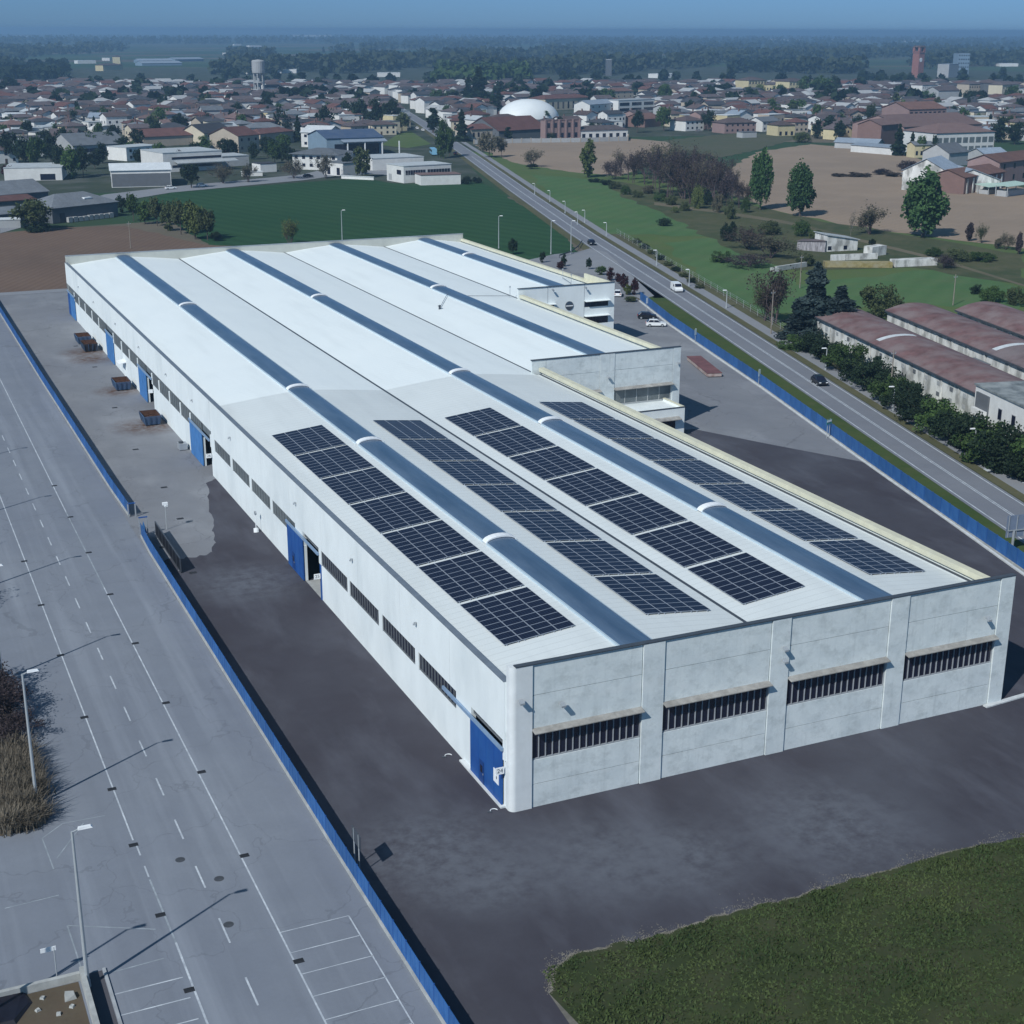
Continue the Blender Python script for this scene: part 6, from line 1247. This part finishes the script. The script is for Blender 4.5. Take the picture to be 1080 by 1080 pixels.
q=MB(); q.box(-.35,.35,-.35,.35,0,2.2); q.box(-.45,.45,-.45,.45,2.2,2.35); CHM=q.mesh('chimney',WM['brick'])
q=MB(); q.box(-.6,.6,-.05,-.003,0,1.4); WNM=q.mesh('window',glass_dark)
q=MB(); q.box(-.55,.55,-.07,-.003,0,2.1); DRM=q.mesh('door',M('brown_door',(.09,.06,.045),.7,.1))
keys={}; houses=[]
for i,(py,px,x,y,w) in enumerate(placed[:292]):
    w=[11,13,15,18,21][min(4,int((w-10)/2.4))]; d=[9,10,12][i%3]; h=[5.8,6.8,7.8,9.0][rh.randrange(4)]; kind=rh.choice(['gable','hip','hip','gable','flat','flat' if py>110 else 'gable'])
    wl=rh.choice(WK); rf=rh.choice(RK) if kind!='flat' else rh.choice(['pale','grey','white'])
    a,b=pmesh_((w,d,h,kind),wl,rf); rot=rh.choice([.05,.28,.28,-.25,.28+math.pi/2,.05+math.pi/2])+rh.uniform(-.08,.08)
    t=T('house','','house',(x,y,0),rot,'houses of the town'); O('wall',a,t); ro=O('roof',b,t)
    if kind!='flat': O('chimney',CHM,ro,(w*rh.uniform(-.3,.3),d*.15,h+d*.1))
    if py>104:
        n=3 if w<14 else 4
        for s in range(2):
            for k in range(n):
                if s==0 and k==1: O('door',DRM,t,(-w/2+w*(k+.5)/n,-d/2,0)); continue
                O('window',WNM,t,(-w/2+w*(k+.5)/n,-d/2,.9+s*h*.47))
        for k in range(2): O('window',WNM,t,(-w/2,-d*.22+k*d*.44,1+h*.45),-math.pi/2)
    best=min(LMK,key=lambda L:math.hypot((px-L[1])/1.6,(py-L[2])*1.6)); dx,dy=px-best[1],py-best[2]
    rel='left of' if dx<-abs(dy)*1.6 else 'right of' if dx>abs(dy)*1.6 else 'behind' if dy<0 else 'below'
    rn={'brown':'brown','mauve':'mauve','red':'red','dark':'dark slate','steel':'steel','pinkroof':'pinkish','grey':'grey','pale':'pale','white':'white'}[rf]
    base=f'{WMW[wl]} house with {rn} {kind} roof'; keys.setdefault((base,rel,best[0]),[]).append((math.hypot(dx,dy*3),t))
for (base,rel,lm),L in keys.items():
    L.sort(key=lambda e:e[0])
    for k,(d_,t) in enumerate(L): t['label']=f'{base} {rel} {lm}' if len(L)==1 else f'{base}, {ORD[k]} {rel} {lm}'
NT=[(100,178),(108,172),(140,165),(150,176),(168,175),(240,170),(246,165),(268,168),(290,172),(296,168),(300,160),(282,166),(304,174),(330,150),(215,160),(206,172),(60,150),(30,152),(85,150),(105,153),(120,148),(160,146),(190,142),(300,142),(255,142),(340,146),(20,160),(5,152)]
for k,(x,y) in enumerate(sorted(NT)): pt('dense' if k%2 else 'round','dark' if k%3 else 'green',x,y,R.uniform(14,24),R.uniform(14,24),f'dark tree between the near houses of the left quarter, {NUM2[k]} from the left','trees of the near left quarter')
# the remaining far roofs as one mass
mm=[WM['white'],WM['beige'],WM['grey'],RM['brown'],RM['mauve'],RM['red'],RM['dark']]; q=MB()
def addhouse(q,x,y,rot,w,d,h,wi,ri,kind):
    for src,mi in ((wallmesh(w,d,h,kind),wi),(roofmesh(w,d,h+.02,kind,.36,.6),ri)):
        c,s=math.cos(rot),math.sin(rot); n=len(q.v); q.v+=[(x+a*c-b*s,y+a*s+b*c,z) for a,b,z in src.v]; q.f+=[tuple(n+i for i in f) for f in src.f]; q.mi+=[mi]*len(src.f)
for py,px,x,y,w in placed[292:1500]: addhouse(q,x,y,rh.choice([.05,.28,1.85])+rh.uniform(-.1,.1),w,11,rh.uniform(6,9.5),rh.choice([0,0,0,0,1,2]),rh.choice([3,4,4,4,5,6,2]),rh.choice(['gable','hip']))
o=q.build('far_houses',mm); tag(o,'far dense rows of brown-roofed town houses towards the plain','houses',kind='stuff')
# town trees
tk={}; spots=[]; tries=0
while len(spots)<300 and tries<20000:
    tries+=1; px=rh.uniform(-10,1090); py=84+(rh.random()**1.2)*80
    if not inpoly(px,py,TOWN): continue
    x,y=G(px,py); sp=1/MPP(x,y)
    if not clear(x,y,-4) or blocks(px,py,7*sp,11*sp): continue
    spots.append((py,px,x,y))
spots.sort(reverse=True); TN=min(len(spots),max(60,298-sum(1 for o in COL.objects if o.get('category')=='tree')))
for py,px,x,y in spots[:TN]:
    s=rh.choice(['dense','round','small','small','cyp','dense','conifer']); c=rh.choice(['dark','dark','green','dark','green','olive']); 
    if s in('cyp','conifer'): c='dark'
    hh=rh.uniform(7,15); t=plant(s,c,(x,y),hh,hh*(.35 if s=='cyp' else .5 if s=='conifer' else rh.uniform(.7,1.)),'','trees between the town houses')
    best=min(LMK,key=lambda L:math.hypot((px-L[1])/1.6,(py-L[2])*1.6)); dx,dy=px-best[1],py-best[2]
    rel='left of' if dx<-abs(dy)*1.6 else 'right of' if dx>abs(dy)*1.6 else 'behind' if dy<0 else 'below'
    kn={'cyp':'slim','conifer':'pointed','small':'small','dense':'full','round':'round'}[s]; cn={'dark':'dark','green':'green','olive':'olive'}[c]
    tk.setdefault((f'{kn} {cn} tree among houses',rel,best[0]),[]).append((math.hypot(dx,dy*3),t))
for (base,rel,lm),L in tk.items():
    L.sort(key=lambda e:e[0])
    for k,(d_,t) in enumerate(L): t['label']=f'{base} {rel} {lm}' if len(L)==1 else f'{base}, {ORD[k]} {rel} {lm}'
for o in COL.objects:
    if o.parent is None and o.get('label') and not 4<=len(o['label'].replace('-',' ').split())<=16: print('LONG',o.name,'|',o['label'])
# far plain: white halls, woods
for k,(px,py,wp,l) in enumerate(((24,39.2,14,'at the left edge of the horizon'),(90,67,20,'left of the yellow sheds on the far plain'),(112,64,8,'just left of the yellow sheds'),(250,48,8,'far left of the water tower on the plain'),(240,58,10,'on the plain above the water tower, left'),(268,49.5,14,'straight above the water tower'),(300,77,26,'right behind the water tower tank'),(265,78,14,'left behind the water tower tank'),(330,38.5,40,'faint on the horizon above the showroom'),(430,61,8,'in the woods left of the largest conifer'),(508,40.5,22,'faint on the horizon above the largest conifer'),(556,42,8,'faint on the horizon above the dome'),(500,66,30,'long, beyond the green wood left of the dome'),(560,66,36,'long, beyond the green wood above the dome'),(588,68,8,'right end of the far yard above the dome'),(625,71,20,'behind the small far field'),(700,44,22,'on the horizon left of the school'),(735,43.5,12,'faint on the horizon further left of the school'),(822,42.8,20,'on the horizon above the school'),(840,43,12,'second on the horizon above the school'),(880,43,14,'on the horizon right of the school'),(962,44,16,'brightest on the horizon above the bell tower'),(410,81,24,'white at the far end of the town left of the main road'),(700,82,30,'low white, beyond the striped office'),(1062,70,20,'ochre at the right edge beyond the old town'))):
    x,y=G(px,py); s=MPP(x,y); w=wp*s; t=T('far_hall','pale flat hall '+l,'hall',(x,y,0),.2 if k%2 else -.35,'pale halls on the far plain'); h=max(5,1.5*s); wallmesh(w,w*.5,h,'flat').build('wall',WM['white'],t); roofmesh(w,w*.5,h,'flat').build('roof',RM['white'],t)
for a,b,h,l in (((109,75),(130,74.5),8,'yellow-walled farm hall on the far plain'),((119,67.5),(127,67.5),12,'small yellow tower house behind the farm hall')): bld(a,b,18,h,'hip','yellow','brown',l,'farm building',pitch=.25)
for k,(a,b) in enumerate((((146,66.5),(182,66.2)),((150,69.5),(192,69)),((185,65),(215,64.5)))): 
    t,w=bld(a,b,30,4,'gable','blue','steel',['long pale greenhouse on the far plain, back one','long pale greenhouse on the far plain, front one','long pale greenhouse on the far plain, right one'][k],'greenhouse',pitch=.2,grp='far greenhouses')
t,w=bld((639.5,80),(645,80),9,21,'flat','shade','white','slim grey silo tower with a white top beyond the town','silo')
def wood(name,n,zone,label,mat,seed,hmin=12,hmax=22,nl=16):
    rr=random.Random(seed); q=MB(); k=0; tr=0
    while k<n and tr<n*30:
        tr+=1; r=zone(rr)
        if r is None: continue
        x,y=r; k+=1; h=rr.uniform(hmin,hmax); w=h*rr.uniform(.3,.5)
        for i in range(nl):
            a=rr.uniform(0,6.28); u=rr.uniform(-.9,1); rad=w*math.sqrt(max(0,1-u*u))*rr.uniform(.6,1); p=Vector((x+rad*math.cos(a),y+rad*math.sin(a),h*.55+u*h*.45)); s=h*.24*rr.uniform(.7,1.3)
            e=Vector((rr.gauss(0,1),rr.gauss(0,1),rr.gauss(0,.6))).normalized()*s; f=e.cross(Vector((rr.gauss(0,1),rr.gauss(0,1),rr.gauss(0,1)))).normalized()*s; b=len(q.v)
            q.v+=[tuple(p-e),tuple(p-f),tuple(p+e),tuple(p+f)]; q.f.append((b,b+1,b+2,b+3)); q.mi.append(0)
    o=q.build(name,mat); tag(o,label,'woods',kind='stuff'); return o
farleaf=leafmat('far_wood_leaf',(.034,.050,.030),(.052,.070,.040),(.07,.085,.05),0)
_it=[(x+R.uniform(-3,3),y+R.uniform(-3,3)) for py,px,x,y in spots[TN:] for _ in (0,1)]
wood('far_town_trees',len(_it),lambda rr:_it.pop() if _it else None,'small dark trees scattered between the farther town houses',LEAF['dark'],9,8,14,34)
def z1(rr):
    px=rr.uniform(-60,1140); py=rr.uniform(46,79); d=math.sin(px*.021+py*.35)+.8*math.sin(px*.006-py*.2+1)+.5*math.sin(px*.05+2)
    if px>380: d+=.75 if py<70 else .0
    else: d-=.15
    if inpoly(px,py,TOWN) or d<.35+rr.uniform(-.2,.2): return None
    if 60<px<240 and 58<py<76: return None
    return G(px,py)
wood('far_woods',3900,z1,'dark woods and tree belts across the plain beyond the town',farleaf,3)
def z2(rr):
    px=rr.uniform(-80,1160); py=40.0+rr.random()**.8*7
    d=math.sin(px*.013+py*1.9)+.6*math.sin(px*.05+py)
    return G(px,py) if d>-.2 else None
wood('horizon_woods',2600,z2,'blue hazy tree lines along the horizon',farleaf,4,14,26,10)
def belt(rr):
    px=rr.uniform(455,560); py=rr.uniform(78,93)
    if abs(px-508)>48: return None
    return G(px,py)
wood('town_wood',150,belt,'green wood of tall trees at the far side of the town centre',LEAF['green'],5,12,19,40)
def left(rr):
    px=rr.uniform(-30,70); py=rr.uniform(72,88); return G(px,py)
wood('left_wood',160,left,'dark green wood at the far left beyond the houses',LEAF['dark'],6,10,16,30)
def right(rr):
    px=rr.uniform(770,850); py=rr.uniform(70,77); return G(px,py)
wood('school_wood',90,right,'dark wood strip beyond the yellow school',LEAF['dark'],8,10,16,20)
# ------------------------------------------------------------------ air
hz=MB().box(-15000,17000,-3000,17000,-1.5,64).build('haze',None); hz['kind']='stuff'; hz['label']='pale blue haze in the air over the plain'; hz['category']='haze'
hm=bpy.data.materials.new('haze_air'); hm.use_nodes=True; nt=hm.node_tree; nt.nodes.remove(nt.nodes['Principled BSDF'])
pv=nt.nodes.new('ShaderNodeVolumePrincipled'); pv.inputs['Color'].default_value=(.42,.70,1,1); pv.inputs['Density'].default_value=.00019; pv.inputs['Anisotropy'].default_value=.2
nt.links.new(pv.outputs[0],nt.nodes['Material Output'].inputs['Volume']); hz.data.materials.clear(); hz.data.materials.append(hm)
for o in COL.objects:
    if o.type=='MESH' and o.parent is None and 'label' not in o and 'kind' not in o: print('UNLABELLED',o.name)
